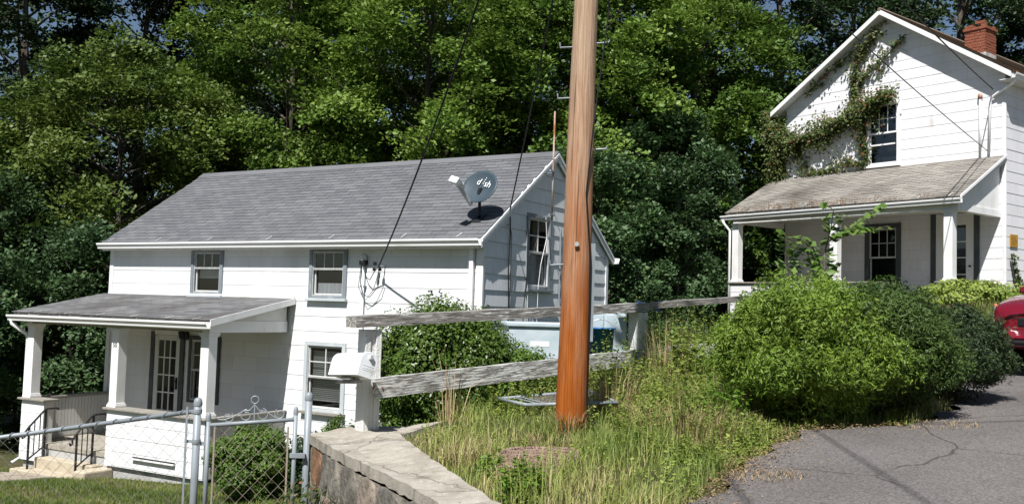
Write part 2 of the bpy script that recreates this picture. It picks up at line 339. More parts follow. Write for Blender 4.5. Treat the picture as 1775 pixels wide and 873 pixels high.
def axis(lo, hi, f0, f1, fine, coarse):
    a = [f0]
    while a[-1] < f1: a.append(a[-1]+fine)
    st = fine
    while a[-1] < hi: st = min(st*1.18, coarse); a.append(a[-1]+st)
    st = fine; b = [f0]
    while b[-1] > lo: st = min(st*1.18, coarse); b.append(b[-1]-st)
    return np.array(sorted(set(b[1:]+a)))
gx = axis(-260, 260, -6, 8, .11, 14); gy = axis(-60, 420, 4.5, 15, .11, 14)
X, Y = np.meshgrid(gx, gy, indexing='ij'); Z = ground_z(X, Y)
V = np.stack([X.ravel(), Y.ravel(), Z.ravel()], 1); ny = len(gy)
ii, jj = np.meshgrid(np.arange(len(gx)-1), np.arange(ny-1), indexing='ij'); a = (ii*ny+jj).ravel()
T = np.concatenate([np.stack([a, a+ny, a+ny+1], 1), np.stack([a, a+ny+1, a+1], 1)])
MT['ground'] = layered('soil_and_grass', (.055, .06, .02), [((.10, .075, .04), 1.3, .45, .65, (1, 1, 1)), ((.05, .075, .018), 6, .5, .7, (1, 1, 1)), ((.16, .12, .07), 9, .6, .75, (1, 1, 1))], rough=.95, bump=.8, bscale=18, bdist=.05)
me = tri_mesh('ground', V, T, np.zeros(len(T)), 'ground'); me.shade_smooth()
struct(link('ground', me))

# road sheet with a ragged left edge
def asphalt():
    m = bpy.data.materials.new('asphalt'); m.use_nodes = True; n = m.node_tree.nodes; l = m.node_tree.links; p = n['Principled BSDF']
    p.inputs['Roughness'].default_value = .9; p.inputs['Specular IOR Level'].default_value = .25
    tc = n.new('ShaderNodeTexCoord')
    def noise(sc, det=6): 
        z = n.new('ShaderNodeTexNoise'); z.inputs['Scale'].default_value = sc; z.inputs['Detail'].default_value = det; l.new(tc.outputs['Object'], z.inputs[0]); return z
    big = noise(.55); rp = n.new('ShaderNodeValToRGB'); rp.color_ramp.elements[0].position = .3; rp.color_ramp.elements[1].position = .72
    rp.color_ramp.elements[0].color = (.10, .091, .086, 1); rp.color_ramp.elements[1].color = (.155, .142, .136, 1); l.new(big.outputs[0], rp.inputs[0])
    vo = n.new('ShaderNodeTexVoronoi'); vo.inputs['Scale'].default_value = 75; l.new(tc.outputs['Object'], vo.inputs[0])
    sp = n.new('ShaderNodeMapRange'); sp.inputs[3].default_value = .6; sp.inputs[4].default_value = 1.45; l.new(vo.outputs['Color'], sp.inputs[0])
    hs = n.new('ShaderNodeHueSaturation'); l.new(rp.outputs[0], hs.inputs['Color']); l.new(sp.outputs[0], hs.inputs['Value'])
    # cracks: distorted voronoi edges
    dn = noise(2.2); mp = n.new('ShaderNodeMix'); mp.data_type = 'VECTOR'; mp.inputs[0].default_value = .22
    l.new(tc.outputs['Object'], mp.inputs[4]); l.new(dn.outputs['Color'], mp.inputs[5])
    ve = n.new('ShaderNodeTexVoronoi'); ve.feature = 'DISTANCE_TO_EDGE'; ve.inputs['Scale'].default_value = .62; l.new(mp.outputs[1], ve.inputs[0])
    cr = n.new('ShaderNodeMapRange'); cr.inputs[1].default_value = .002; cr.inputs[2].default_value = .008; cr.inputs[3].default_value = .75; cr.inputs[4].default_value = 0; l.new(ve.outputs['Distance'], cr.inputs[0])
    mk = noise(.9); mm = n.new('ShaderNodeMapRange'); mm.inputs[1].default_value = .40; mm.inputs[2].default_value = .5; l.new(mk.outputs[0], mm.inputs[0])
    mu = n.new('ShaderNodeMath'); mu.operation = 'MULTIPLY'; l.new(cr.outputs[0], mu.inputs[0]); l.new(mm.outputs[0], mu.inputs[1])
    mx = n.new('ShaderNodeMix'); mx.data_type = 'RGBA'; l.new(mu.outputs[0], mx.inputs[0]); l.new(hs.outputs[0], mx.inputs[6]); mx.inputs[7].default_value = (.035, .03, .026, 1)
    # pale scuffs
    sc_ = noise(3.1); s2 = n.new('ShaderNodeMapRange'); s2.inputs[1].default_value = .68; s2.inputs[2].default_value = .78; s2.inputs[4].default_value = .5; l.new(sc_.outputs[0], s2.inputs[0])
    m2 = n.new('ShaderNodeMix'); m2.data_type = 'RGBA'; l.new(s2.outputs[0], m2.inputs[0]); l.new(mx.outputs[2], m2.inputs[6]); m2.inputs[7].default_value = (.24, .22, .2, 1)
    l.new(m2.outputs[2], p.inputs['Base Color'])
    nb = noise(120, 3); b = n.new('ShaderNodeBump'); b.inputs['Strength'].default_value = .5; b.inputs['Distance'].default_value = .006
    l.new(nb.outputs[0], b.inputs['Height']); l.new(b.outputs[0], p.inputs['Normal'])
    return m
MT['asphalt'] = asphalt()
mb = MB(); L_ = []; Rr = []
for (x0, y0), (x1, y1) in zip(EDGE[:-1], EDGE[1:]):
    d = math.hypot(x1-x0, y1-y0); k = max(2, int(d/.12)) if d < 5 else 20
    nx, nyy = (y1-y0)/d, -(x1-x0)/d
    for q in range(k):
        t = q/k; x = x0+(x1-x0)*t; y = y0+(y1-y0)*t; j = .05*math.sin(x*9+y*5)+.04*math.sin(x*23-y*17)+random.uniform(-.025, .025)
        L_.append((x+nx*j, y+nyy*j))
import bmesh
ring_ = L_ + [(58, 42), (36, 25), (20, 12.5), (13, 6.5), (10, 1), (9, -8)]
bm = bmesh.new(); f_ = bm.faces.new([bm.verts.new((x, y, road_z(x, min(y, 40))+.004)) for x, y in ring_]); bmesh.ops.triangulate(bm, faces=[f_]); bmesh.ops.recalc_face_normals(bm, faces=bm.faces)
me = bpy.data.meshes.new('road'); bm.to_mesh(me); bm.free(); me.materials.append(MT['asphalt'])
struct(link('road', me))


# ------------------------------------------------------------------ wall / siding helpers
def clip(poly, a, b, c):
    out = []
    for i in range(len(poly)):
        p, q = poly[i], poly[(i+1) % len(poly)]; fp = a*p[0]+b*p[1]-c; fq = a*q[0]+b*q[1]-c
        if fp <= 0: out.append(p)
        if (fp < 0 < fq) or (fq < 0 < fp): t = fp/(fp-fq); out.append((p[0]+(q[0]-p[0])*t, p[1]+(q[1]-p[1])*t))
    return out
def minus(s0, s1, z0, z1, holes):
    """rect pieces of [s0,s1]x[z0,z1] without holes (s0,s1,z0,z1)"""
    R_ = [(s0, s1, z0, z1)]
    for (a, b, c, d) in holes:
        nxt = []
        for (p, q, r, t) in R_:
            if b <= p or a >= q or d <= r or c >= t: nxt.append((p, q, r, t)); continue
            if a > p: nxt.append((p, a, r, t))
            if b < q: nxt.append((b, q, r, t))
            m0, m1 = max(a, p), min(b, q)
            if c > r: nxt.append((m0, m1, r, c))
            if d < t: nxt.append((m0, m1, d, t))
        R_ = nxt
    return [r for r in R_ if r[1]-r[0] > .004 and r[3]-r[2] > .004]
def siding(parent, mp, s0, s1, z0, z1, zref, ex, holes, m, planes=(), wall_name='wall', grey=None, lap=.006):
    """mp(s, out, z)->local xyz; wall backing + one object for each course"""
    w = MB()
    for (p, q, r, t) in minus(s0, s1, z0, z1, holes):
        pl = [(p, r), (q, r), (q, t), (p, t)]
        for (a, b, c) in planes:
            pl = clip(pl, a, b, c)
            if len(pl) < 3: break
        if len(pl) >= 3: w.poly([mp(s, 0, z) for s, z in pl])
    wall = w.build(wall_name, m if not grey else grey[0], parent)
    k = math.floor((z0-zref)/ex)-1
    while zref+k*ex < z1:
        zb = zref+k*ex; zt = zb+ex; k += 1
        if zt <= z0+.01: continue
        b0 = max(zb, z0); t0 = min(zt, z1)
        jog = random.uniform(-.003, .003)
        for (p, q, r, t) in minus(s0, s1, b0, t0, holes):
            pl = [(p, r), (q, r), (q, t), (p, t)]; mb = MB()
            for (a, b, c) in planes:
                pl = clip(pl, a, b, c)
                if len(pl) < 3: break
            if len(pl) < 3: continue
            th = lambda z: .007+lap*(zt-z)/ex+jog*.3
            mb.poly([mp(s, th(z), z) for s, z in pl])
            n = len(pl)
            for i in range(n):
                A_, B_ = pl[i], pl[(i+1) % n]
                mb.quad(mp(A_[0], 0, A_[1]), mp(B_[0], 0, B_[1]), mp(B_[0], th(B_[1]), B_[1]), mp(A_[0], th(A_[1]), A_[1]))
            if mb.f: mb.build('siding_course', (grey[1] if grey and zt < grey[2] else m), wall)
    return wall

def window(parent, mp, s0, s1, z0, z1, casing=.075, cm='trim', up_grid=(2, 2), low_grid=(1, 1), proud=.045, dark=True, blind=None, storm=True, sill=True, sash_m='sash', curtain=False, split=.5, cs=None):
    """double hung window; s0<s1, outer casing extents. mp(s,out,z)"""
    def bx(mb, a, b, c, d, o0, o1):
        P = [mp(a, o0, c), mp(b, o0, c), mp(b, o0, d), mp(a, o0, d)]; e = Vector(mp(a, o1, c))-Vector(mp(a, o0, c)); mb.prism(P, e); return mb
    f = MB(); bx(f, s0, s0+casing, z0, z1, -.02, proud); bx(f, s1-casing, s1, z0, z1, -.02, proud)
    bx(f, s0+casing, s1-casing, z1-casing, z1, -.02, proud-.003); bx(f, s0+casing, s1-casing, z0, z0+casing*.6, -.02, proud-.003)
    w = f.build('window', cm, parent, bevel=.004)
    if sill:
        q = MB(); bx(q, s0-.03, s1+.03, z0-.045, z0+.003, -.01, proud+.05); q.build('sill', cs or cm, w, bevel=.004)
    i0, i1, j0, j1 = s0+casing, s1-casing, z0+casing*.6, z1-casing; mid = j0+(j1-j0)*split
    # reveal + room
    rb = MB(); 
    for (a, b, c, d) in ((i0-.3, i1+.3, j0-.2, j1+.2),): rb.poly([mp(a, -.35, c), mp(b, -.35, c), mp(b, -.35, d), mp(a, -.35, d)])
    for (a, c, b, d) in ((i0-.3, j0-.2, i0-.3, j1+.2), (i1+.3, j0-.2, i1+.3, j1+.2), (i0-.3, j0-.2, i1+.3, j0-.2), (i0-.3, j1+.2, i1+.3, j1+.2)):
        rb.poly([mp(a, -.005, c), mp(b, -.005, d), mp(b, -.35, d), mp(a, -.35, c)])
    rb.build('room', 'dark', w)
    def sash(c, d, grid, off, nm):
        t = .038; q = MB(); bx(q, i0, i0+t, c, d, off, off+.03); bx(q, i1-t, i1, c, d, off, off+.03); bx(q, i0+t, i1-t, d-t, d, off+.001, off+.029); bx(q, i0+t, i1-t, c, c+t*1.2, off+.001, off+.029)
        q.build(nm, sash_m, w)
        nx, nz = grid; a0, a1, c0, c1 = i0+t, i1-t, c+t*1.2, d-t
        for k in range(1, nx):
            x = a0+(a1-a0)*k/nx; q = MB(); bx(q, x-.009, x+.009, c0, c1, off+.006, off+.026); q.build('muntin', sash_m, w)
        for k in range(1, nz):
            x = c0+(c1-c0)*k/nz; q = MB(); bx(q, a0, a1, x-.009, x+.009, off+.008, off+.024); q.build('muntin', sash_m, w)
        for kx in range(nx):
            for kz in range(nz):
                x0 = a0+(a1-a0)*kx/nx+.007; x1 = a0+(a1-a0)*(kx+1)/nx-.007; y0 = c0+(c1-c0)*kz/nz+.007; y1 = c0+(c1-c0)*(kz+1)/nz-.007
                q = MB(); o = off+.014; q.poly([mp(x0, o, y0), mp(x1, o, y0), mp(x1, o, y1), mp(x0, o, y1)]); q.build('pane', 'glass', w)
    sash(mid-.02, j1, up_grid, -.02, 'upper_sash'); sash(j0, mid+.02, low_grid, -.055, 'lower_sash')
    if storm:
        q = MB(); t = .022
        bx(q, i0, i0+t, j0, j1, .012, .03); bx(q, i1-t, i1, j0, j1, .012, .03); bx(q, i0+t, i1-t, j1-t, j1, .013, .029); bx(q, i0+t, i1-t, j0, j0+t, .013, .029); bx(q, i0+t, i1-t, mid-.014, mid+.014, .013, .029)
        q.build('storm_frame', 'alum', w)
    if blind:
        c, d = blind; z = c; q = MB()
        while z < d: q.poly([mp(i0+.03, -.10, z), mp(i1-.03, -.10, z), mp(i1-.03, -.085, z+.028), mp(i0+.03, -.085, z+.028)]); z += .033
        q.build('blind', 'blind', w)
    if curtain:
        q = MB(); n = 14
        for k in range(n):
            xa = i0+(i1-i0)*k/n; xb = i0+(i1-i0)*(k+1)/n; oa = -.12+.02*(k % 2); ob = -.12+.02*((k+1) % 2)
            q.poly([mp(xa, oa, curtain[0]), mp(xb, ob, curtain[0]), mp(xb, ob, curtain[1]), mp(xa, oa, curtain[1])])
        q.build('curtain', 'curtain', w)
    return w

def gutter(parent, p0, p1, out, size=.11, name='gutter', m='gutter'):
    """K-style gutter between two points (back top edge), out = outward unit vector"""
    p0 = Vector(p0); p1 = Vector(p1); o = Vector(out); z = Vector((0, 0, 1)); h = size
    prof = [(0, 0), (0, -h), (.62*h, -h), (.70*h, -.62*h), (.98*h, -.30*h), (1.0*h, -.02*h), (1.0*h, 0), (.94*h, 0), (.90*h, -.25*h), (.62*h, -.6*h), (.56*h, -.92*h), (.06*h, -.92*h), (.06*h, 0)]
    mb = MB(); mb.prism([p0+o*a+z*b for a, b in prof], p1-p0)
    return mb.build(name, m, parent)

def shingle_roof(parent, deck_m, mat_, P, U, S, Lu, Ls, expo=.127, tab=.305, single=None, thick=.012, jit=.004):
    """P origin eave corner (local), U unit along eave, S unit upslope, Lu, Ls lengths. deck object > shingle pieces.
    single: function (uc, sc)->priority for the 300 pieces built one by one (None: all joined)"""
    P = Vector(P); U = Vector(U); S = Vector(S); N = U.cross(S); N.normalize()
    if N.z < 0: N = -N
    items = []
    k = 0
    while k*expo < Ls:
        s0 = k*expo; s1 = min(s0+expo+.03, Ls); off = (k % 2)*tab/2+random.uniform(-.02, .02); x = -off
        while x < Lu:
            a, b = max(x+.004, 0), min(x+tab-.004, Lu)
            if b-a > .02: items.append((a, b, s0, s1))
            x += tab
        k += 1
    chosen = set()
    if single:
        chosen = set(sorted(range(len(items)), key=lambda i: single(items[i]))[:300])
    big = MB(); tints = []; cache = {}
    for i, (a, b, s0, s1) in enumerate(items):
        lift = thick+random.uniform(0, jit); dj = random.uniform(-.006, .006)
        q = [P+U*a+S*(s0+dj)+N*lift, P+U*b+S*(s0+dj)+N*(lift+random.uniform(-.002, .002)), P+U*b+S*s1+N*.004, P+U*a+S*s1+N*.004]
        qb = [P+U*a+S*(s0+dj)+N*.001, P+U*b+S*(s0+dj)+N*.001]
        if i in chosen:
            mb = MB(); c = (q[0]+q[2])/2; f = [tuple(v-c) for v in q]; g = [tuple(v-c) for v in qb]
            key = (round(b-a, 2), round(s1-s0, 2), i % 5)
            if key not in cache:
                mb.quad(*f); mb.quad(g[0], g[1], f[1], f[0]); mb.quad(g[0], f[0], f[3], f[3]) if False else None
                mb.poly([g[0], f[0], f[3]]); mb.poly([g[1], f[2], f[1]]); cache[key] = mb.mesh('shingle', MT[mat_])
            link('shingle', cache[key], parent, loc=c)
        else:
            big.quad(*[tuple(v) for v in q]); big.quad(tuple(qb[0]), tuple(qb[1]), tuple(q[1]), tuple(q[0])); t = random.random(); tints += [t, t]
    me = big.mesh('shingle_courses', MT[mat_])
    at = me.attributes.new('tint', 'FLOAT', 'FACE'); at.data.foreach_set('value', np.array(tints, dtype=np.float32)[:len(me.polygons)])
    o = link('shingle_courses', me, parent); o['kind'] = 'stuff'
    return o

def column(parent, u, v, z0, z1, w=.2, m='white'):
    q = MB(); h = w/2; q.box(u-h, u+h, v-h, v+h, z0+.06, z1-.05)
    c = q.build('column', m, parent, bevel=.006)
    q = MB(); q.box(u-h-.025, u+h+.025, v-h-.025, v+h+.025, z0, z0+.045); q.box(u-h-.012, u+h+.012, v-h-.012, v+h+.012, z0+.045, z0+.075); q.build('base', m, c, bevel=.005)
    q = MB(); q.box(u-h-.03, u+h+.03, v-h-.03, v+h+.03, z1-.05, z1-.002); q.box(u-h-.014, u+h+.014, v-h-.014, v+h+.014, z1-.075, z1-.05); q.build('capital', m, c, bevel=.005)
    return c
def text(parent, body, size, m, matrix, name='lettering', extrude=.002):
    cu = bpy.data.curves.new(name, 'FONT'); cu.body = body; cu.size = size; cu.extrude = extrude; cu.align_x = 'CENTER'; cu.align_y = 'CENTER'
    cu.materials.append(m); tmp = bpy.data.objects.new('tmp_text', cu); col.objects.link(tmp)
    bpy.context.view_layer.update(); me = bpy.data.meshes.new_from_object(tmp.evaluated_get(bpy.context.evaluated_depsgraph_get()))
    bpy.data.objects.remove(tmp); o = bpy.data.objects.new(name, me); col.objects.link(o); o.parent = parent; o.matrix_local = matrix
    return o

# ================================================================== left house
X1, Y1, YAW1, L1, W1 = -.4657, 15.5607, 1.0477, 9.15, 4.84
h1 = thing('house', 'long white house with grey shingle roof, satellite dish and pillared porch numbered 50', 'house', (X1, Y1, -3.2), YAW1)
ZOFF[h1.name] = -3.2
EX = .267; ZA = .5607
fr = lambda s, o, z: (-o, s, z)            # front wall, s = v
ga = lambda s, o, z: (s, -o, z)            # right gable wall, s = u
lf = lambda s, o, z: (s, L1+o, z)          # left gable
bk = lambda s, o, z: (W1+o, s, z)          # rear wall
EAVE, RIDGE = 1.12, 2.90
SL = (RIDGE-EAVE)/(W1/2+.2)                # roof plane z = EAVE + SL*(u+.2)
wtop = EAVE+SL*.2-.14
gp = [(-SL, 1, EAVE+SL*.2-.13), (SL, 1, EAVE+SL*.2-.13+SL*W1)]
holes_f = [(5.95, 6.64, .15, .93), (2.89, 3.58, .14, .93), (2.84, 3.61, -1.86, -.78), (6.92, 7.66, -2.8, -.72), (5.92, 6.59, -1.92, -.8)]
# the porch shelters the lower courses left of v = 4.0
wl_ = siding(h1, fr, 0, L1, -3.05, wtop, ZA, EX, holes_f, 'siding', wall_name='front_wall')
siding(h1, ga, 0, W1, -3.05, RIDGE-.05, ZA, EX, [(1.48, 2.22, .43, 1.60)], 'siding_gable', gp, 'gable_wall', lap=.015)
w = MB(); w.poly([lf(0, 0, -3.05), lf(W1, 0, -3.05), lf(W1, 0, wtop), lf(W1/2, 0, RIDGE-.15), lf(0, 0, wtop)]); w.build('side_wall', 'siding', h1)
w = MB(); w.poly([bk(0, 0, -3.05), bk(L1, 0, -3.05), bk(L1, 0, wtop), bk(0, 0, wtop)]); w.build('rear_wall', 'siding', h1)
w = MB(); w.box(.01, W1-.01, .01, L1-.01, -3.6, -3.05); w.build('foundation', 'found', h1)
# corner boards
w = MB(); w.box(-.045, .0, -.03, .10, -3.05, wtop+.02); w.build('corner_board', 'white', h1)
w = MB(); w.box(-.03, .0, L1-.09, L1+.02, -3.05, wtop+.02); w.build('corner_board', 'white', h1)
w = MB(); w.box(W1-.08, W1+.025, -.035, .0, -3.05, wtop); w.build('corner_board', 'siding_gable', h1)
# downspout strip at the corner
w = MB(); w.box(-.10, -.045, .13, .21, -3.0, wtop+.08); w.build('downspout', 'white', h1, bevel=.006)
# roof decks
OV, LO = .06, .07
def deck(sgn, name):
    th = .10; mb = MB()
    if sgn < 0: a, b = (-.2, EAVE), (W1/2, RIDGE)
    else: a, b = (W1+.2, EAVE), (W1/2, RIDGE)
    mb.prism([(a[0], -OV, a[1]), (b[0], -OV, b[1]), (b[0], -OV, b[1]-th), (a[0], -OV, a[1]-th)], (0, L1+OV+LO, 0))
    return mb.build(name, 'white', h1)
d1 = deck(-1, 'roof'); d2 = deck(1, 'rear_roof')
ln = math.hypot(W1/2+.2, RIDGE-EAVE); S1 = Vector((W1/2+.2, 0, RIDGE-EAVE))/ln
shingle_roof(d1, 'white', 'shingle', (-.215, -OV-.015, EAVE-.012), (0, 1, 0), S1, L1+OV+LO+.03, ln+.02, single=lambda t: t[0]*.35+t[2]*.9)
shingle_roof(d2, 'white', 'shingle', (W1+.215, -OV-.015, EAVE-.012), (0, 1, 0), Vector((-S1.x, 0, S1.z)), L1+OV+LO+.03, ln+.02, expo=.3, tab=1.0)
w = MB(); w.prism([(W1/2-.16, -OV-.03, RIDGE-.09), (W1/2, -OV-.03, RIDGE+.03), (W1/2+.16, -OV-.03, RIDGE-.09), (W1/2, -OV-.03, RIDGE+.012)], (0, L1+OV+LO+.06, 0)); w.build('ridge_cap', 'shingle', h1)
# rake boards of the gable
for sg in (-1, 1):
    a = Vector((W1/2+sg*(W1/2+.19), -OV-.022, EAVE-.012)); b = Vector((W1/2, -OV-.022, RIDGE-.012)); dz = Vector((0, 0, -.15))
    w = MB(); w.prism([a, b, b+dz, a+dz], (0, .022, 0)); w.build('rake_board', 'siding_gable', h1)
    w = MB(); o = Vector((0, -.018, 0)); w.prism([a+o, b+o, b+o+dz*.35, a+o+dz*.35], (0, .018, 0)); w.build('rake_moulding', 'siding_gable', h1)
gutter(h1, (-.2, -.08, EAVE-.015), (-.2, L1+.12, EAVE-.015), (-1, 0, 0), .115)
gutter(h1, (W1+.2, -.16, EAVE-.02), (W1+.2, L1, EAVE-.02), (1, 0, 0), .115)
w = MB(); w.box(-.2, -.175, -.05, L1+.06, EAVE-.17, EAVE-.02); w.box(-.175, 0, -.03, L1+.05, EAVE-.15, EAVE-.135); w.build('fascia', 'white', h1)
for v in (9.05, 7.6, 6.14, 4.6, 3.1, 1.52, .4):
    w = MB(); w.beam((-.20, v, EAVE+.022), (-.09, v-.035, EAVE+.094), .016, .005); w.build('gutter_strap', 'gutter', h1)
# windows on the front
window(h1, fr, 5.86, 6.73, .09, 1.0, cm='trim', up_grid=(3, 1), blind=(.42, .62), split=.6, cs='trim_light')
window(h1, fr, 2.80, 3.67, .08, 1.0, cm='trim', up_grid=(3, 1), curtain=(.12, .36), split=.6, cs='trim_light')
window(h1, fr, 2.75, 3.70, -1.93, -.69, cm='trim_light', up_grid=(2, 2), blind=(-1.75, -.86), cs='capwood', proud=.05)
window(h1, fr, 5.83, 6.68, -2.0, -.71, cm='trim_dark', up_grid=(2, 2), sill=False)
window(h1, ga, 1.39, 2.31, .35, 1.69, cm='trim', up_grid=(2, 2), curtain=(.45, 1.05), sill=True)
# head trim strips shading the upper windows
# porch door: part > panes, handle, casing
w = MB(); w.box(-.05, -.004, 7.66, 7.77, -2.8, -.66); w.box(-.05, -.004, 6.81, 6.92, -2.8, -.66); w.build('door_casing', 'trim_dark', h1)
w = MB(); w.box(-.046, -.004, 6.92, 7.66, -.72, -.64); w.build('door_head', 'white', h1)
D0, D1, Dz0, Dz1 = 6.925, 7.655, -2.79, -.725; pz0, pz1, pv0, pv1 = -2.2, -.83, 7.04, 7.54
w = MB()
w.box(-.035, -.005, D0, pv0, Dz0, Dz1); w.box(-.035, -.005, pv1, D1, Dz0, Dz1); w.box(-.034, -.006, pv0, pv1, Dz0, pz0); w.box(-.034, -.006, pv0, pv1, pz1, Dz1)
door = w.build('door', 'sash', h1, bevel=.004)
for k in (1, 2): y = pv0+(pv1-pv0)*k/3; w = MB(); w.box(-.032, -.012, y-.011, y+.011, pz0, pz1); w.build('muntin', 'white', door)
for k in (1, 2, 3): z = pz0+(pz1-pz0)*k/4; w = MB(); w.box(-.030, -.014, pv0, pv1, z-.011, z+.011); w.build('muntin', 'white', door)
for i in range(3):
    for j in range(4):
        y0 = pv0+(pv1-pv0)*i/3; y1 = pv0+(pv1-pv0)*(i+1)/3; z0 = pz0+(pz1-pz0)*j/4; z1 = pz0+(pz1-pz0)*(j+1)/4
        w = MB(); w.poly([(-.021, y0, z0), (-.021, y1, z0), (-.021, y1, z1), (-.021, y0, z1)]); w.build('pane', 'glass', door)
w = MB(); w.poly([(.3, 6.6, -2.9), (.3, 8, -2.9), (.3, 8, -.6), (.3, 6.6, -.6)]); w.build('dark_hall', 'dark', door)
w = MB(); w.box(-.06, -.036, 6.96, 6.995, -1.78, -1.55); w.tube([(-.04, 6.977, -1.62), (-.09, 6.977, -1.62), (-.09, 7.04, -1.62)], .012); w.build('handle', 'black', door)
# porch lantern
w = MB(); w.box(-.05, -.024, 6.70, 6.80, -.80, -.62); lamp = w.build('porch_lamp', 'iron', h1, bevel=.008)
w = MB(); m_ = Matrix.Translation((-.16, 6.75, -.70)); w.lathe([(.005, .09), (.05, .07), (.085, .04), (.07, .035), (.05, -.07), (.03, -.085), (.001, -.09)], 8, m_); w.beam((-.03, 6.75, -.62), (-.16, 6.75, -.61), .02, .02); w.build('lantern', 'iron', lamp)
# ---- porch
PU = -2.0; PV0, PV1 = 4.0, 9.32; PZT, PZE = .06, -.34
w = MB(); w.prism([(0-.02, PV0, PZT), (PU, PV0, PZE), (PU, PV0, PZE-.05), (-.02, PV0, PZT-.06)], (0, PV1-PV0, 0)); pr = w.build('porch_roof', 'capwood', h1)
lp = math.hypot(PU, PZT-PZE); SP = Vector((-PU, 0, PZT-PZE))/lp
shingle_roof(pr, 'capwood', 'shingle_porch', (PU-.03, PV0-.02, PZE-.002), (0, 1, 0), SP, PV1-PV0+.04, lp+.02, expo=.135, tab=.305)
w = MB(); w.box(-.05, -.024, PV0, L1, PZT+.006, PZT+.05); w.build('flashing', 'white', h1)
gutter(h1, (PU-.01, PV0-.02, PZE-.03), (PU-.01, PV1+.06, PZE-.055), (-1, 0, 0), .11)
w = MB(); w.box(PU, PU+.02, PV0, PV1, PZE-.17, PZE-.06); w.build('porch_fascia', 'white', h1)
for v in (8.6, 7.7, 6.8, 5.9, 5.0, 4.35):
    w = MB(); w.beam((PU-.06, v, PZE+.012), (PU+.10, v-.03, PZE+.043), .014, .005); w.build('gutter_strap', 'gutter', h1)
# rake trim + gable infill at the right end
w = MB(); w.prism([(-.03, PV0-.012, PZT+.01), (PU-.02, PV0-.012, PZE+.012), (PU-.02, PV0-.012, PZE-.10), (-.03, PV0-.012, PZT-.10)], (0, -.022, 0)); w.build('porch_rake', 'white', h1)
BZ0, BZ1 = -.55, -.35
w = MB(); w.prism([(-.06, PV0+.16, BZ1), (-.06, PV0+.16, PZT-.08), (PU+.15, PV0+.16, PZE-.06), (PU+.15, PV0+.16, BZ1)], (0, -.02, 0)); w.build('porch_gable_infill', 'gable_board', h1)
w = MB(); w.box(PU+.12, -.04, PV0+.13, PV0+.30, BZ0, BZ1-.002); w.build('porch_end_beam', 'white', h1, bevel=.004)
w = MB(); w.box(PU+.12, -.04, PV1-.42, PV1-.25, BZ0, BZ1-.002); w.build('porch_end_beam', 'white', h1, bevel=.004)
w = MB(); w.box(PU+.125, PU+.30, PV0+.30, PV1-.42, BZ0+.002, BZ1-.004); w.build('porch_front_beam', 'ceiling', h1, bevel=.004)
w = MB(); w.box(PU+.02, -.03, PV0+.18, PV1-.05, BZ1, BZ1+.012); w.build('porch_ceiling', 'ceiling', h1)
CU = -1.75
cols_ = [column(h1, CU, v, -1.96, BZ0, .19) for v in (4.27, 6.53, 8.98)]
# knee walls
KZ = -2.0
kf = lambda s, o, z: (-1.86-o, s, z)
def knee(s0, s1, mpf, m='siding', zb=-2.98, nm='porch_knee_wall', grey=None): return siding(h1, mpf, s0, s1, zb, KZ, -1.98, .245, [], m, wall_name=nm, grey=grey)
knee(4.15, 6.62, kf)
knee(8.42, 9.10, kf, zb=-3.12)
ke = lambda s, o, z: (s, 4.14-o, z)
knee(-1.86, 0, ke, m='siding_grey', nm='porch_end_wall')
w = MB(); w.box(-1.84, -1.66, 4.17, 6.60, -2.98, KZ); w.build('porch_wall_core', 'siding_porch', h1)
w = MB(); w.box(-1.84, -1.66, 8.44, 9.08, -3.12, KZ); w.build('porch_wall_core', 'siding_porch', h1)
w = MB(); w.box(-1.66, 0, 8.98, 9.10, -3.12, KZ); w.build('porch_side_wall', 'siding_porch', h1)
for k in range(22):
    u = -1.62+k*.073; w = MB(); w.box(u, u+.066, 8.962, 8.978, -2.74, KZ-.01); w.build('board', 'siding_porch', h1)
for (a, b, c, d) in ((-1.93, -1.60, 4.08, 6.68), (-1.93, -1.60, 8.36, 9.16), (-1.60, 0, 8.93, 9.14), (-1.60, -.02, 4.08, 4.24)):
    w = MB(); w.box(a, b, c, d, KZ+.002, KZ+.038); w.build('wall_cap', 'capwood', h1, bevel=.006)
w = MB(); w.box(-1.82, -.02, 4.17, 9.0, -2.86, -2.78); w.build('porch_floor', 'concrete', h1)
w = MB(); w.box(-1.80, -1.7, 4.2, 6.58, -3.4, -2.99); w.build('porch_footing', 'found', h1)
w = MB(); w.box(-1.80, -1.7, 6.58, 9.05, -3.5, -2.87); w.build('porch_footing', 'found', h1)
w = MB(); w.box(-1.905, -1.882, 4.80, 5.84, -2.775, -2.755); w.build('vent_slot', 'black', h1)
w = MB(); w.box(-1.93, -1.882, 4.80, 5.86, -2.80, -2.778); w.build('vent_ledge', 'white', h1)
# porch downspout at the left
w = MB(); w.tube([(PU-.05, PV1-.02, PZE-.14), (PU-.05, PV1-.03, PZE-.22), (-1.83, 9.13, PZE-.42), (-1.80, 9.13, PZE-.5), (-1.80, 9.14, -3.1), (-1.95, 9.18, -3.2)], .037, 8); w.build('porch_downspout', 'gutter', h1, smooth=True)
# steps
w = MB(); w.box(-2.03, -1.80, 6.75, 8.40, -3.25, -3.0); w.build('upper_step', 'step', h1, bevel=.015)
w = MB(); w.box(-2.36, -2.03, 6.95, 8.62, -3.6, -3.19); w.build('lower_step', 'step', h1, bevel=.015)
w = MB(); w.box(-2.40, -1.80, 6.45, 6.745, -3.5, -3.03); w.build('step_cheek', 'step', h1, bevel=.03)
text(None, '50', .115, MT['iron'], Matrix.Identity(4), 'house_number')
num = bpy.data.objects['house_number']; num.parent = cols_[1]
num.matrix_local = Matrix(((0, 0, -1, CU-.098), (-1, 0, 0, 6.53), (0, 1, 0, -.86), (0, 0, 0, 1)))
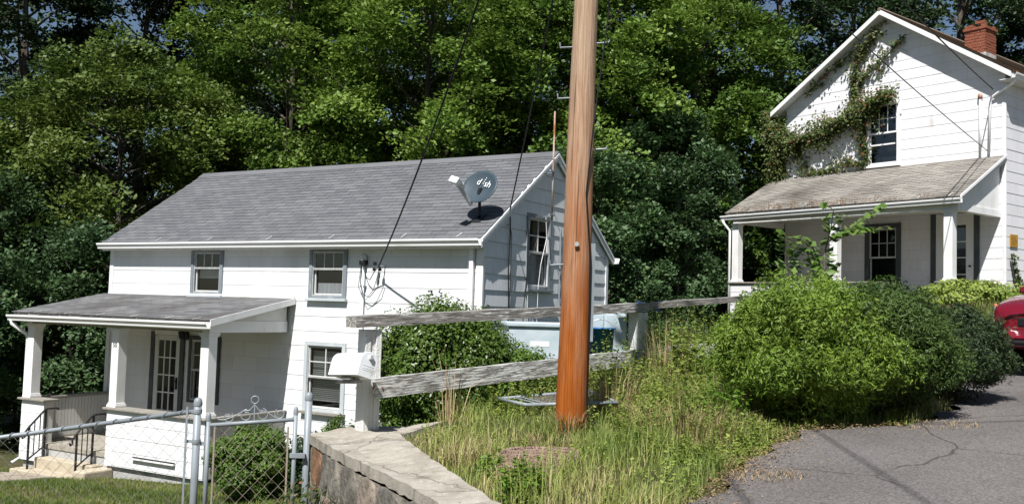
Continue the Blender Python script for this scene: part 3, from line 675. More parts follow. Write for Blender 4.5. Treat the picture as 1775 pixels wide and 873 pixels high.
# iron handrails
Mh1 = Matrix.Translation((X1, Y1, 0)) @ Matrix.Rotation(YAW1, 4, 'Z')
def h1p(u, v, z): return Mh1 @ Vector((u, v, z))
def handrail(v, label):
    base = h1p(-2.2, v, -3.2); t = thing('handrail', label, 'handrail', base, YAW1, 'iron handrails of the porch steps')
    def T_(u, y, z): return (u+2.2, y-v, z+3.2)
    for (u, zb, zt) in ((-2.22, -3.19, -2.42), (-1.90, -3.0, -2.13)):
        w = MB(); w.beam(T_(u, v, zb), T_(u, v, zt), .03, .03, (1, 0, 0)); w.build('post', 'iron', t)
    for k in (1, 2): u = -2.22+.32*k/3; w = MB(); w.beam(T_(u, v, -3.02+.2*k/3), T_(u, v, -2.42+.29*k/3), .014, .014, (1, 0, 0)); w.build('baluster', 'iron', t)
    w = MB(); w.tube([T_(-2.36, v, -2.58), T_(-2.34, v, -2.62), T_(-2.30, v, -2.60), T_(-2.31, v, -2.53), T_(-2.22, v, -2.42), T_(-1.95, v, -2.16), T_(-1.88, v, -2.12), T_(-1.68, v, -2.12), T_(-1.64, v, -2.15)], .018, 6); w.build('top_rail', 'iron', t)
    w = MB(); w.beam(T_(-2.22, v, -3.02), T_(-1.90, v, -2.8), .016, .022); w.build('bottom_rail', 'iron', t)
handrail(8.30, 'black iron handrail left of the porch steps, beside the corner pillar')
handrail(6.93, 'black iron handrail right of the porch steps, beside the pillar numbered 50')

# ---- electric service on the front wall
t = thing('service_conduit', 'grey electric service conduit with weatherhead on the white front wall of the long house', 'conduit', h1p(-.06, 2.41, -2.6), YAW1)
w = MB(); w.tube([(0, 0, 0), (0, 0, 3.36)], .032, 10); w.build('pipe', 'pvc', t, smooth=True)
w = MB(); w.lathe([(.033, 3.34), (.055, 3.36), (.06, 3.42), (.04, 3.47), (.001, 3.485)], 10); w.build('weatherhead', 'sash', t, smooth=True)
w = MB(); w.box(-.045, .05, -.06, .06, 3.28, 3.36); w.build('cable_entry', 'black', t)
for z in (.9, 1.9, 2.9): w = MB(); w.box(-.02, .05, -.05, .05, z, z+.025); w.build('strap', 'galv', t)
def hp1(u, v, z): return (u+.06, v-2.41, z+2.6)
w = MB(); w.tube([hp1(-.1, 2.40, .78), hp1(-.12, 2.36, .62), hp1(-.10, 2.30, .46), hp1(-.13, 2.2, .42), hp1(-.2, 2.05, .57), hp1(-.22, 1.97, .62)], .008, 5); w.build('drip_loop', 'black', t)
w = MB(); w.tube([hp1(-.1, 2.40, .78), hp1(-.12, 2.42, .4), hp1(-.12, 2.36, .18), hp1(-.12, 2.2, .12), hp1(-.16, 2.0, .30), hp1(-.2, 1.93, .55)], .007, 5); w.build('drip_loop', 'black', t)
w = MB(); w.tube([hp1(-.1, 2.42, .75), hp1(-.14, 2.44, .3), hp1(-.12, 2.3, .06), hp1(-.15, 2.1, .25), hp1(-.2, 1.95, .6)], .006, 5); w.build('drip_loop', 'black', t)
for (v, z) in ((2.08, .70), (2.09, .60), (1.97, .60)):
    w = MB(); w.lathe([(.002, -.03), (.03, -.025), (.035, .0), (.022, .02), (.03, .035), (.002, .04)], 8, Matrix.Translation(hp1(-.16, v, z))); w.build('insulator', 'black', t, smooth=True)
w = MB(); w.tube([hp1(-.0, 1.97, .66), hp1(-.2, 1.97, .66)], .012, 5); w.build('bracket', 'galv', t)

# ================================================================== satellite dish
t = thing('satellite_dish', 'dark grey satellite dish with white lettering on the grey shingle roof', 'satellite dish', h1p(.32, .30, EAVE+SL*.52), YAW1)
zr = EAVE+SL*.52
fa = math.atan(SL)
w = MB(); w.box(-.13, .13, -.09, .09, .012, .03, Matrix.Rotation(-fa, 4, 'Y')); w.build('foot_plate', 'iron', t, bevel=.004)
w = MB(); w.tube([(0, 0, .02), (-.02, -.005, .1), (-.08, -.05, .22), (-.10, -.06, .30), (-.10, -.06, .42)], .026, 10); w.build('mast', 'iron', t, smooth=True)
# dish aimed towards camera-left and up (south-west sky): basis in world then local
Ri = Matrix.Rotation(-YAW1, 4, 'Z')
dn = Vector((-.55, -.72, .43)).normalized(); dx_ = Vector((0, 0, 1)).cross(dn).normalized(); dy_ = dn.cross(dx_)
roll = R(-17); ax = dx_*math.cos(roll)+dy_*math.sin(roll); ay = dy_*math.cos(roll)-dx_*math.sin(roll)
DM = (Matrix((ax, ay, dn)).transposed()).to_4x4(); DM.translation = Ri.inverted() @ Vector((0, 0, 0))
cdish = Vector((-.13, -.07, .53)); DL = Ri @ DM; DL.translation = cdish
MT['dish'] = mat('dish_enamel', (.042, .062, .078), (.055, .078, .095), 5, .45, spec=.35)
w = MB(); nr, na = 9, 40
rx, ry, dep = .37, .30, .065
for k in range(nr+1):
    r = k/nr
    for q in range(na): a = 2*math.pi*q/na; w.v.append(tuple(DL @ Vector((rx*r*math.cos(a), ry*r*math.sin(a), dep*(r*r-1)))))
for k in range(nr):
    for q in range(na): a = k*na+q; b = k*na+(q+1) % na; w.f.append((a, b, b+na, a+na))
o = w.build('reflector', 'dish', t, smooth=True); sm = o.modifiers.new('solid', 'SOLIDIFY'); sm.thickness = .008; sm.offset = -1
w = MB(); w.tube([tuple(DL @ Vector((rx*1.005*math.cos(2*math.pi*q/na), ry*1.005*math.sin(2*math.pi*q/na), 0))) for q in range(na+1)], .009, 5, False); w.build('rim', 'dish', t, smooth=True)
w = MB(); w.beam(tuple(DL @ Vector((0, 0, -.08))), (-.10, -.06, .38), .09, .1); w.build('back_bracket', 'iron', t)
feed = DL @ Vector((-.06, -.20, .42)); root = DL @ Vector((0, -.33, -.06))
w = MB(); w.beam(tuple(root), tuple(feed), .045, .06); w.build('feed_arm', 'alum', t, bevel=.006)
w = MB(); fm = DL.copy(); fm.translation = feed; w.box(-.10, .10, -.05, .06, -.02, .09, fm); w.build('feed_box', 'gutter', t, bevel=.01)
for sx in (-.06, .06):
    w = MB(); w.lathe([(.022, -.02), (.035, -.05), (.04, -.09), (.03, -.10), (.001, -.10)], 10, fm @ Matrix.Translation((sx, .01, 0))); w.build('feed_horn', 'gutter', t, smooth=True)
MT['lettering'] = mat('white_print', (.8, .8, .8), None, rough=.5)
tm = DL @ Matrix.Translation((.02, .09, -.030)) 
text(t, 'd  sh', .17, MT['lettering'], tm, 'lettering', .001)
w = MB()
for k, yy in enumerate((.195, .155, .118, .082)): w.box(.004-.0085, .004+.0085, yy-.009, yy+.009, -.031, -.028, DL)
w.build('dotted_letter', 'lettering', t)

# ================================================================== antenna mast and cables on the gable
t = thing('antenna_mast', 'rusty white antenna mast clamped to the grey-white gable of the long house', 'antenna mast', h1p(1.95, -.22, 1.55), YAW1)
w = MB(); w.tube([(0, 0, .05), (.0, 0, 1.1), (.005, 0, 2.02)], [.02, .018, .015], 8); w.build('pipe', 'rust', t, smooth=True)
for z in (.14, .93):
    w = MB(); w.box(-.13, .05, -.025, .012, z-.015, z+.015); w.box(-.01, .01, -.02, .20, z-.03, z-.018); w.build('bracket', 'galv', t)
def gp_(u, z, o=.05): return tuple(h1p(u, -o, z))
def cable(name, pts, r, label, m='black', cat='cable', group=None):
    w = MB(); p0 = Vector(pts[0]); w.tube([Vector(p)-p0 for p in pts], r, 5); o = w.build(name, m, None, loc=p0); return tag(o, label, cat, group)
cable('gable_cable', [gp_(.75, 1.55), gp_(.77, 1.2), gp_(.74, .7), gp_(.78, .1), gp_(.78, -1.2)], .012, 'black cable hanging down the gable from the roof edge beside the dish')
cable('gable_cable', [gp_(.62, 1.40, .06), gp_(.72, 1.42, .06), gp_(.80, 1.25, .06), gp_(.80, .6, .06), gp_(.76, -1.2, .06)], .007, 'thin black cable looping from the dish foot down the gable')
cable('gable_cable', [gp_(2.0, 1.66, .07), gp_(2.02, 1.3, .09), gp_(1.80, .8, .1), gp_(1.74, .4, .09), gp_(1.76, -1.0, .06)], .006, 'thin white cable crossing the gable window from the antenna mast', 'white')
cable('gable_cable', [gp_(1.36, 1.5, .06), gp_(1.37, .6, .06), gp_(1.30, .1, .06), gp_(1.26, -.8, .05)], .009, 'dark cable down the left side of the gable window casing')
cable('gable_cable', [gp_(1.40, .46, .06), gp_(1.42, .2, .06), gp_(1.47, -.8, .05)], .006, 'pale cable below the left corner of the gable window', 'pvc')
cable('gable_cable', [gp_(2.62, 1.5, .06), gp_(2.63, .6, .06), gp_(2.62, .1, .06)], .02, 'grey conduit pipe on the gable between window and utility pole', 'trim')

# ================================================================== right house
X2, Y2, YAW2, W2 = 11.9378, 23.1426, .674, 6.30
h2 = thing('house', 'tall white gable-front house with climbing vines, brick chimney and shaded porch', 'house', (X2, Y2, -.6), YAW2)
ZOFF[h2.name] = -.6
Q2 = 4.50; D2 = 8.5
RZ2, EZ2, RV = 8.30, 6.02, 3.13; SL2 = (RZ2-EZ2)/(RV+.30)
f2 = lambda s, o, z: (-o, s, z); sd2 = lambda s, o, z: (s, -o, z)
pl2 = [(-SL2, 1, EZ2+SL2*.30-.10), (SL2, 1, RZ2+SL2*RV-.10)]
holes2 = [(2.83, 3.60, 4.22, 5.76), (.74, 1.74, .55, 2.72), (2.78, 3.62, .62, 2.45)]
siding(h2, f2, 0, W2, -.2, RZ2-.1, Q2, EX, holes2, 'siding2', pl2, 'front_wall')
siding(h2, sd2, 0, D2, .2, EZ2+.05, Q2, EX, [], 'siding2', (), 'side_wall')
w = MB(); w.poly([(0, W2, -.9), (D2, W2, -.9), (D2, W2, EZ2+.1), (0, W2, EZ2+.1)]); w.poly([(D2, 0, -.5), (D2, W2, -.5), (D2, W2, EZ2), (D2, RV, RZ2-.1), (D2, 0, EZ2)]); w.build('rear_wall', 'siding2', h2)
w = MB(); w.box(.02, D2-.02, .02, W2-.02, -1.3, .2); w.build('foundation', 'found', h2)
w = MB(); w.box(-.028, .0, -.028, .07, .2, EZ2-.05); w.build('corner_board', 'siding2', h2)
for sg, nm in ((1, 'roof'), (-1, 'far_roof')):
    v1 = RV-sg*(RV+.30) if sg > 0 else W2+.30; z1 = EZ2 if sg > 0 else RZ2-SL2*(W2+.30-RV)
    w = MB(); w.prism([(-.36, RV, RZ2), (-.36, v1, z1), (-.36, v1, z1-.09), (-.36, RV, RZ2-.09)], (D2+.6, 0, 0)); dk = w.build(nm, 'white', h2)
    S_ = Vector((0, RV-v1, RZ2-z1)); ls = S_.length; S_ /= ls
    shingle_roof(dk, 'white', 'shingle3', (-.38, v1-sg*.02, z1-.01), (1, 0, 0), S_, D2+.6, ls+.02, expo=.14, tab=.32)
    # rake fascia
    w = MB(); w.prism([(-.362, RV, RZ2+.005), (-.362, v1, z1+.005), (-.362, v1, z1-.13), (-.362, RV, RZ2-.13)], (-.028, 0, 0)); w.build('rake_board', 'white', h2)
w = MB(); w.tube([(-.4, RV, RZ2+.015), (D2+.2, RV, RZ2+.015)], .05, 6); w.build('ridge_cap', 'shingle3', h2)
gutter(h2, (-.34, -.30, EZ2-.03), (D2+.2, -.30, EZ2-.03), (0, -1, 0), .12)
w = MB(); w.box(-.33, D2, -.29, 0, EZ2-.16, EZ2-.145); w.box(-.33, D2, -.30, -.285, EZ2-.16, EZ2-.01); w.build('soffit', 'white', h2)
w = MB(); w.tube([(-.26, -.34, EZ2-.14), (-.24, -.30, EZ2-.25), (-.10, .15, EZ2-.42), (-.08, .30, EZ2-.5), (-.08, .33, EZ2-.62), (-.08, .36, 4.16)], .035, 8); w.build('downspout', 'gutter', h2, smooth=True)
w = MB(); w.box(-.34, D2, -.40, -.31, EZ2-.03, EZ2+.02)
deb = MB()
for k in range(240):
    x = random.uniform(-.3, 4); y = random.uniform(-.41, -.25); z = EZ2-.02+random.uniform(0, .06); s = random.uniform(.02, .05)
    a = random.uniform(0, 6.28); deb.poly([(x, y, z), (x+s*math.cos(a), y+s*math.sin(a)*.5, z+random.uniform(-.02, .03)), (x-s*math.sin(a), y+s*math.cos(a)*.5, z+.03)])
o = deb.build('gutter_leaves', 'debris', h2); o['kind'] = 'stuff'
window(h2, f2, 2.73, 3.70, 4.13, 5.87, cm='white', up_grid=(3, 2), storm=False, proud=.05, sash_m='white', split=.52, curtain=False)
w = MB(); w.box(-.03, -.005, 2.86, 3.57, 4.68, 4.72); w.build('window_screen_rail', 'white', h2)
# porch-level window and door
window(h2, f2, 2.68, 3.72, .5, 2.56, cm='trim_dark', casing=.13, up_grid=(3, 2), storm=False, sash_m='sash', split=.58, sill=False)
w = MB(); w.box(-.05, -.004, .62, .75, .5, 2.85); w.box(-.05, -.004, 1.73, 1.86, .5, 2.85); w.box(-.048, -.004, .75, 1.73, 2.72, 2.85); w.build('door_casing', 'trim_dark', h2)
w = MB(); w.box(-.035, -.005, .755, .95, .5, 2.715); w.box(-.035, -.005, 1.53, 1.725, .5, 2.715); w.box(-.034, -.006, .95, 1.53, 2.42, 2.715); w.box(-.034, -.006, .95, 1.53, .5, .8)
door2 = w.build('door', 'white', h2, bevel=.005)
for z in (1.18, 1.6, 2.0): w = MB(); w.box(-.03, -.012, .95, 1.53, z-.012, z+.012); w.build('muntin', 'white', door2)
for (a, b) in ((.8, 1.168), (1.192, 1.588), (1.612, 1.988), (2.012, 2.42)): w = MB(); w.poly([(-.02, .95, a), (-.02, 1.53, a), (-.02, 1.53, b), (-.02, .95, b)]); w.build('pane', 'glass', door2)
w = MB(); w.poly([(.4, .4, .3), (.4, 2, .3), (.4, 2, 2.9), (.4, .4, 2.9)]); w.build('dark_hall', 'dark', door2)
w = MB(); w.tube([(-.035, .84, 1.38), (-.09, .84, 1.38)], .025, 8); w.build('handle', 'black', door2)
# porch roof
U2 = -2.28; A0, A1 = -.02, 6.66; TZ, GZ = 4.07, 2.86
w = MB(); w.prism([(-.02, A0, TZ), (U2, A0, GZ), (U2, A0, GZ-.07), (-.02, A0, TZ-.08)], (0, A1-A0, 0)); pr2 = w.build('porch_roof', 'capwood', h2)
lp2 = math.hypot(U2, TZ-GZ); SP2 = Vector((-U2, 0, TZ-GZ))/lp2
shingle_roof(pr2, 'capwood', 'shingle2', (U2-.03, A0-.02, GZ-.014), (0, 1, 0), SP2, A1-A0+.04, lp2+.02, expo=.125, tab=.3, jit=.01)
gutter(h2, (U2-.01, A0-.05, GZ-.05), (U2-.01, A1+.12, GZ-.09), (-1, 0, 0), .115)
w = MB(); w.prism([(-.03, A0-.01, TZ+.015), (U2-.03, A0-.01, GZ+.015), (U2-.03, A0-.01, GZ-.05), (-.03, A0-.01, TZ-.05)], (0, -.03, 0)); w.build('porch_rake', 'white', h2)
w = MB(); w.prism([(-.04, A0+.03, TZ-.10), (U2-.0, A0+.03, GZ-.09), (U2-.0, A0+.03, GZ-.15), (-.04, A0+.03, TZ-.16)], (0, -.035, 0)); w.build('porch_rake', 'white', h2)
w = MB(); w.prism([(-.05, A0+.16, 2.72), (-.05, A0+.16, TZ-.13), (U2+.1, A0+.16, GZ-.1), (U2+.1, A0+.16, 2.72)], (0, -.02, 0)); w.build('porch_gable_infill', 'white', h2)
w = MB(); w.box(U2+.12, -.03, A0+.12, A0+.30, 2.56, 2.718); w.build('porch_end_beam', 'white', h2)
w = MB(); w.box(U2+.12, -.03, 6.32, 6.5, 2.56, 2.718); w.build('porch_end_beam', 'white', h2)
w = MB(); w.box(U2+.125, U2+.30, A0+.30, 6.32, 2.562, 2.715); w.build('porch_front_beam', 'white', h2)
w = MB(); w.box(U2+.05, -.03, A0+.2, A1-.1, 2.73, 2.745); w.build('porch_ceiling', 'gable_board', h2)
for v in (6.25, 5.2, 4.15, 3.1, 2.05, 1.0, .25):
    w = MB(); w.beam((U2-.02, v, GZ+.02), (U2+.10, v-.05, GZ+.10), .018, .006); w.build('gutter_strap', 'gutter', h2)
for v in (6.40, 3.30, .32): column(h2, -2.08, v, .92, 2.56, .21)
w = MB(); w.tube([(U2-.07, A1+.05, GZ-.2), (U2-.05, A1+.03, GZ-.3), (-2.2, 6.58, GZ-.5), (-2.2, 6.58, -.6)], .04, 8); w.build('porch_downspout', 'gutter', h2, smooth=True)
k2 = lambda s, o, z: (-2.20-o, s, z)
siding(h2, k2, 1.95, 6.52, -1.0, .88, .88-.24*8, .24, [], 'siding2', (), 'porch_knee_wall')
siding(h2, k2, .12, .55, -.4, .88, .88-.24*8, .24, [], 'siding2', (), 'porch_pier')
k3 = lambda s, o, z: (s, 6.52+o, z)
w = MB(); w.box(-2.19, -.02, 6.38, 6.50, -1.2, .88); w.build('porch_side_wall', 'siding2', h2)
w = MB(); w.box(-2.19, -2.0, 1.97, 6.38, -1.2, .878); w.build('porch_wall_core', 'siding2', h2)
w = MB(); w.box(-2.19, -1.98, .14, .53, -.6, .878); w.build('porch_wall_core', 'siding2', h2)
for (a, b, c, d) in ((-2.26, -1.93, 1.9, 6.58), (-2.26, -1.93, .08, .6), (-1.93, 0, 6.34, 6.56)):
    w = MB(); w.box(a, b, c, d, .882, .918); w.build('wall_cap', 'capwood', h2, bevel=.005)
w = MB(); w.box(-2.0, -.02, .1, 6.4, .40, .50); w.build('porch_floor', 'concrete', h2)
w = MB(); w.box(-1.98, -.05, .15, 6.35, -1.2, .39); w.build('porch_footing', 'found', h2)
# meter pipe + small notice
w = MB(); w.tube([(-.06, .585, 4.12), (-.06, .585, 5.55)], .03, 8); w.build('service_pipe', 'white', h2, smooth=True)
w = MB(); w.lathe([(.03, 5.53), (.06, 5.56), (.06, 5.63), (.03, 5.68), (.001, 5.69)], 8, Matrix.Translation((-.06, .585, 0))); w.build('pipe_cap', 'rust', h2, smooth=True)
t = thing('wall_notice', 'small yellow notice on the side wall of the tall white house', 'sign', tuple(Matrix.Translation((X2, Y2, 0)) @ Matrix.Rotation(YAW2, 4, 'Z') @ Vector((.37, -.03, 1.86))), YAW2)
w = MB(); w.box(-.20, .20, -.012, .0, 0, .30); w.build('plate', 'tan_sign', t)
w = MB(); 
for k in range(5): w.box(-.15, .15-random.uniform(0, .08), -.0135, -.0122, .05+k*.045, .063+k*.045)
w.build('print', mat('sign_print', (.20, .09, .02), None), t)
# chimney with separate bricks
ch = bpy.data.objects.new('chimney', None); col.objects.link(ch); ch.parent = h2; ch.location = (2.35, 1.72, 6.85+.6)
bw, bh, bd, g = .215, .068, .105, .012; CWu, CWv = .30, .54
w = MB(); w.box(-CWu+.012, CWu-.012, -CWv/2+.012, CWv/2-.012, -.5, 1.17); w.build('mortar_core', 'mortar', ch)
w = MB(); w.box(-CWu-.02, CWu+.02, -CWv/2-.02, CWv/2+.02, -.6, .45); w.build('parging', 'parge', ch, bevel=.02)
bm_ = MB(); bm_.box(-bd/2, bd/2, -bw/2, bw/2, -bh/2, bh/2); bme = bm_.mesh('brick', MT['brick'])
z = .49; row = 0
while z < 1.36:
    jut = .035 if 1.05 < z < 1.20 else 0
    for face in (0, 1, 2, 3):
        L = (CWv if face % 2 == 0 else 2*CWu)+2*jut; n = int(round(L/(bw+g))); st = L/n; off = (row % 2)*st/2
        for k in range(n+(row % 2)):
            c = -L/2+st/2+k*st-off; c = max(-L/2+.05, min(L/2-.05, c)); wd = st-g
            if z > 1.2 and (face == 0 and c > -.05 or face == 2 or random.random() < .35 or (face == 1 and c < .1)): continue
            o = bpy.data.objects.new('brick', bme); col.objects.link(o); o.parent = ch; j = random.uniform(-.006, .006)
            d_ = (CWu if face % 2 == 0 else CWv/2)+jut-bd/2+.012+j
            if face == 0: o.location = (-d_, c, z)
            elif face == 2: o.location = (d_, c, z)
            else: o.location = (c, -d_ if face == 1 else d_, z); o.rotation_euler.z = math.pi/2
            edge = abs(abs(c)-(L/2-.05)) < .004
            o.scale = (1, (wd/bw)*(.5 if edge and row % 2 else 1), 1)
    z += bh+g; row += 1

# ================================================================== stone retaining wall
OUT = [(-.10, 5.6), (-.521, 6.50), (-.72, 6.91), (-.966, 7.35), (-1.309, 7.94), (-1.787, 8.88)]
INN = [(.30, 5.55), (-.03, 6.28), (-.31, 6.92), (-.52, 7.46), (-.77, 8.21), (-1.0, 8.84), (-.75, 9.13)]
BACK = [(-.62, 9.36), (-1.18, 9.22), (-1.45, 9.14), (-1.76, 9.03)]
t = thing('retaining_wall', 'rough fieldstone retaining wall with sloping concrete cap beside the gate', 'wall', (-1.0, 7.6, -2.3))
ZW = 2.3
# cap: polygon strip with a slightly wavy top
ring = OUT + BACK[::-1] + INN[::-1]
def dens(P, st=.09):
    o = []
    for (x0, y0), (x1, y1) in zip(P, P[1:]+P[:1]):
        k = max(1, int(math.hypot(x1-x0, y1-y0)/st))
        for q in range(k): o.append((x0+(x1-x0)*q/k, y0+(y1-y0)*q/k))
    return o
rd = [(x+.014*math.sin(x*11+y*7)+random.uniform(-.006, .006), y+.012*math.sin(x*5-y*13)+random.uniform(-.006, .006)) for x, y in dens(ring, .07)]
capm = MB(); n = len(rd)
import bmesh
bm = bmesh.new(); vs_ = [bm.verts.new((x+1.0, y-7.6, 0)) for x, y in rd]; f_ = bm.faces.new(vs_); bmesh.ops.triangulate(bm, faces=[f_])
bmesh.ops.subdivide_edges(bm, edges=[e for e in bm.edges if e.calc_length() > .25], cuts=3, use_grid_fill=True)
bmesh.ops.triangulate(bm, faces=bm.faces[:])
ext = bmesh.ops.extrude_face_region(bm, geom=bm.faces[:]); low = set(v for v in ext['geom'] if isinstance(v, bmesh.types.BMVert))
for v in bm.verts:
    x, y = v.co.x-1.0, v.co.y+7.6; z = road_z(x, y)+.012+.014*math.sin(x*7+y*4)+random.uniform(-.006, .006)
    v.co.z = z+ZW if v not in low else z+ZW-.085+random.uniform(-.006, .006)
bmesh.ops.recalc_face_normals(bm, faces=bm.faces)
me = bpy.data.meshes.new('concrete_cap'); bm.to_mesh(me); bm.free(); me.materials.append(MT['concrete'])
# make the top belong to upper verts
capo = link('concrete_cap', me, t); capo.location = (0, 0, 0)
# stones on the outer face: irregular polygons from a jittered grid, each an object
def stone_mat():
    m = bpy.data.materials.new('fieldstone'); m.use_nodes = True; n = m.node_tree.nodes; l = m.node_tree.links; p = n['Principled BSDF']; p.inputs['Roughness'].default_value = .9
    oi = n.new('ShaderNodeObjectInfo'); rp = n.new('ShaderNodeValToRGB'); cr = rp.color_ramp
    cr.elements[0].color = (.12, .108, .09, 1); cr.elements[1].color = (.18, .165, .14, 1)
    for pos, c in ((.3, (.20, .18, .15)), (.55, (.14, .13, .112)), (.75, (.24, .22, .19)), (.97, (.22, .11, .055))): e = cr.elements.new(pos); e.color = (*c, 1)
    l.new(oi.outputs['Random'], rp.inputs[0]); tc = n.new('ShaderNodeTexCoord')
    nz = n.new('ShaderNodeTexNoise'); nz.inputs['Scale'].default_value = 9; nz.inputs['Detail'].default_value = 9; l.new(tc.outputs['Object'], nz.inputs[0])
    mr = n.new('ShaderNodeMapRange'); mr.inputs[1].default_value = .3; mr.inputs[2].default_value = .7; mr.inputs[3].default_value = .55; mr.inputs[4].default_value = 1.4; l.new(nz.outputs[0], mr.inputs[0])
    hs = n.new('ShaderNodeHueSaturation'); l.new(rp.outputs[0], hs.inputs['Color']); l.new(mr.outputs[0], hs.inputs['Value']); l.new(hs.outputs[0], p.inputs['Base Color'])
    b = n.new('ShaderNodeBump'); b.inputs['Strength'].default_value = .9; b.inputs['Distance'].default_value = .03; n2 = n.new('ShaderNodeTexNoise'); n2.inputs['Scale'].default_value = 16; n2.inputs['Detail'].default_value = 10
    l.new(tc.outputs['Object'], n2.inputs[0]); l.new(n2.outputs[0], b.inputs['Height']); l.new(b.outputs[0], p.inputs['Normal'])
    return m
MT['stone'] = stone_mat(); MT['joint'] = layered('wall_mortar', (.28, .25, .21), [((.16, .14, .11), 6, .45, .7, (1, 1, 1))], rough=.95, bump=.7, bscale=30, bdist=.03)
def along(P):
    d = [0]
    for a, b in zip(P[:-1], P[1:]): d.append(d[-1]+math.hypot(b[0]-a[0], b[1]-a[1]))
    return d
def stone_face(P, par, zb=-2.75):
    d = along(P); Lt = d[-1]
    def at(s):
        for k in range(len(P)-1):
            if s <= d[k+1] or k == len(P)-2:
                f = (s-d[k])/(d[k+1]-d[k]); x = P[k][0]+(P[k+1][0]-P[k][0])*f; y = P[k][1]+(P[k+1][1]-P[k][1])*f
                tx, ty = (P[k+1][0]-P[k][0])/(d[k+1]-d[k]), (P[k+1][1]-P[k][1])/(d[k+1]-d[k]); return x, y, -ty, tx   # left normal
    # mortar backing
    mbk = MB()
    for k in range(len(P)-1):
        (x0, y0), (x1, y1) = P[k], P[k+1]; nx, ny_ = -(y1-y0), x1-x0; q = math.hypot(nx, ny_); nx /= q; ny_ /= q
        i = .002; a = (x0-nx*i+1, y0-ny_*i-7.6); b = (x1-nx*i+1, y1-ny_*i-7.6)
        mbk.quad((a[0], a[1], zb+ZW), (b[0], b[1], zb+ZW), (b[0], b[1], road_z(x1, y1)-.10+ZW), (a[0], a[1], road_z(x0, y0)-.10+ZW))
    mbk.build('mortar_backing', 'joint', par)
    rows = []; z = -.075; 
    while z > zb+1.2: h = random.uniform(.22, .40); rows.append((z, z-h)); z -= h
    for (zt, zb_) in rows:
        s = random.uniform(-.3, 0)
        while s < Lt:
            wd = random.uniform(.22, .62); s0, s1 = max(s, 0), min(s+wd, Lt); s += wd
            if s1-s0 < .08: continue
            g = .009; npt = random.randint(8, 11); pts = []
            c = ((s0+s1)/2, (zt+zb_)/2); hw, hh = (s1-s0)/2-g, (zt-zb_)/2-g*.8
            for q in range(npt):
                a = 2*math.pi*(q+random.uniform(-.25, .25))/npt+.4; ca_, sa_ = math.cos(a), math.sin(a); m_ = max(abs(ca_), abs(sa_))**.97
                pts.append((c[0]+hw*ca_/m_*random.uniform(.9, 1.16), c[1]+hh*sa_/m_*random.uniform(.9, 1.18)))
            mb = MB(); bulge = random.uniform(.004, .026); rings = []
            x, y, nx, ny_ = at(c[0]); zc = road_z(x, y)
            O = Vector((x+1, y-7.6, zc+c[1]+ZW))
            for (sc, out) in ((1, -.05), (1, bulge*.1), (.93, bulge*.8), (.6, bulge)):
                rg = []
                for (ps, pz) in pts:
                    qs, qz = c[0]+(ps-c[0])*sc, c[1]+(pz-c[1])*sc; qs = min(max(qs, .001), Lt-.001)
                    xx, yy, ax_, ay_ = at(qs); o_ = out+random.uniform(-.012, .012)*(sc < .99)
                    p = Vector((xx+ax_*o_+1, yy+ay_*o_-7.6, road_z(xx, yy)+qz+ZW))-O
                    mb.v.append(tuple(p)); rg.append(len(mb.v)-1)
                rings.append(rg)
            for A_, B_ in zip(rings[:-1], rings[1:]):
                for q in range(npt): mb.f.append((A_[q], A_[(q+1) % npt], B_[(q+1) % npt], B_[q]))
            mb.f.append(tuple(rings[-1]))
            so_ = mb.build('stone', 'stone', par, loc=O, smooth=True); sb_ = so_.modifiers.new('sub', 'SUBSURF'); sb_.levels = sb_.render_levels = 1; sb_.use_limit_surface = False
stone_face(OUT, t)
stone_face([(-1.787, 8.88), (-1.76, 9.03), (-1.45, 9.14)], t)

# ================================================================== wooden rail fence
def fence_wood():
    m = bpy.data.materials.new('peeling_white_wood'); m.use_nodes = True; n = m.node_tree.nodes; l = m.node_tree.links; p = n['Principled BSDF']; p.inputs['Roughness'].default_value = .8
    tc = n.new('ShaderNodeTexCoord'); mp = n.new('ShaderNodeMapping'); mp.inputs['Scale'].default_value = (1.6, 15, 15); l.new(tc.outputs['Object'], mp.inputs[0])
    gr = n.new('ShaderNodeTexNoise'); gr.inputs['Scale'].default_value = 5; gr.inputs['Detail'].default_value = 9; l.new(mp.outputs[0], gr.inputs[0])
    rp = n.new('ShaderNodeValToRGB'); rp.color_ramp.elements[0].color = (.12, .105, .095, 1); rp.color_ramp.elements[1].color = (.34, .32, .30, 1); rp.color_ramp.elements[0].position = .3; rp.color_ramp.elements[1].position = .7; l.new(gr.outputs[0], rp.inputs[0])
    pe = n.new('ShaderNodeTexNoise'); pe.inputs['Scale'].default_value = 3.4; pe.inputs['Detail'].default_value = 10; pe.inputs['Roughness'].default_value = .72; l.new(mp.outputs[0], pe.inputs[0])
    at = n.new('ShaderNodeAttribute'); at.attribute_name = 'paint'; at.attribute_type = 'OBJECT'
    ad = n.new('ShaderNodeMath'); ad.operation = 'ADD'; l.new(pe.outputs[0], ad.inputs[0]); l.new(at.outputs['Fac'], ad.inputs[1])
    mr = n.new('ShaderNodeMapRange'); mr.inputs[1].default_value = .5; mr.inputs[2].default_value = .56; l.new(ad.outputs[0], mr.inputs[0])
    mx = n.new('ShaderNodeMix'); mx.data_type = 'RGBA'; l.new(mr.outputs[0], mx.inputs[0]); l.new(rp.outputs[0], mx.inputs[6]); mx.inputs[7].default_value = (.66, .66, .64, 1)
    l.new(mx.outputs[2], p.inputs['Base Color'])
    b = n.new('ShaderNodeBump'); b.inputs['Strength'].default_value = .6; b.inputs['Distance'].default_value = .01; l.new(gr.outputs[0], b.inputs['Height']); l.new(b.outputs[0], p.inputs['Normal'])
    return m
MT['fencewood'] = fence_wood()
FP = [(-1.30, 8.98, -1.18), (1.56, 11.70, -.92), (3.38, 13.3, -.75)]
t = thing('rail_fence', 'weathered white wooden rail fence with peeling paint running behind the utility pole', 'fence', FP[0])
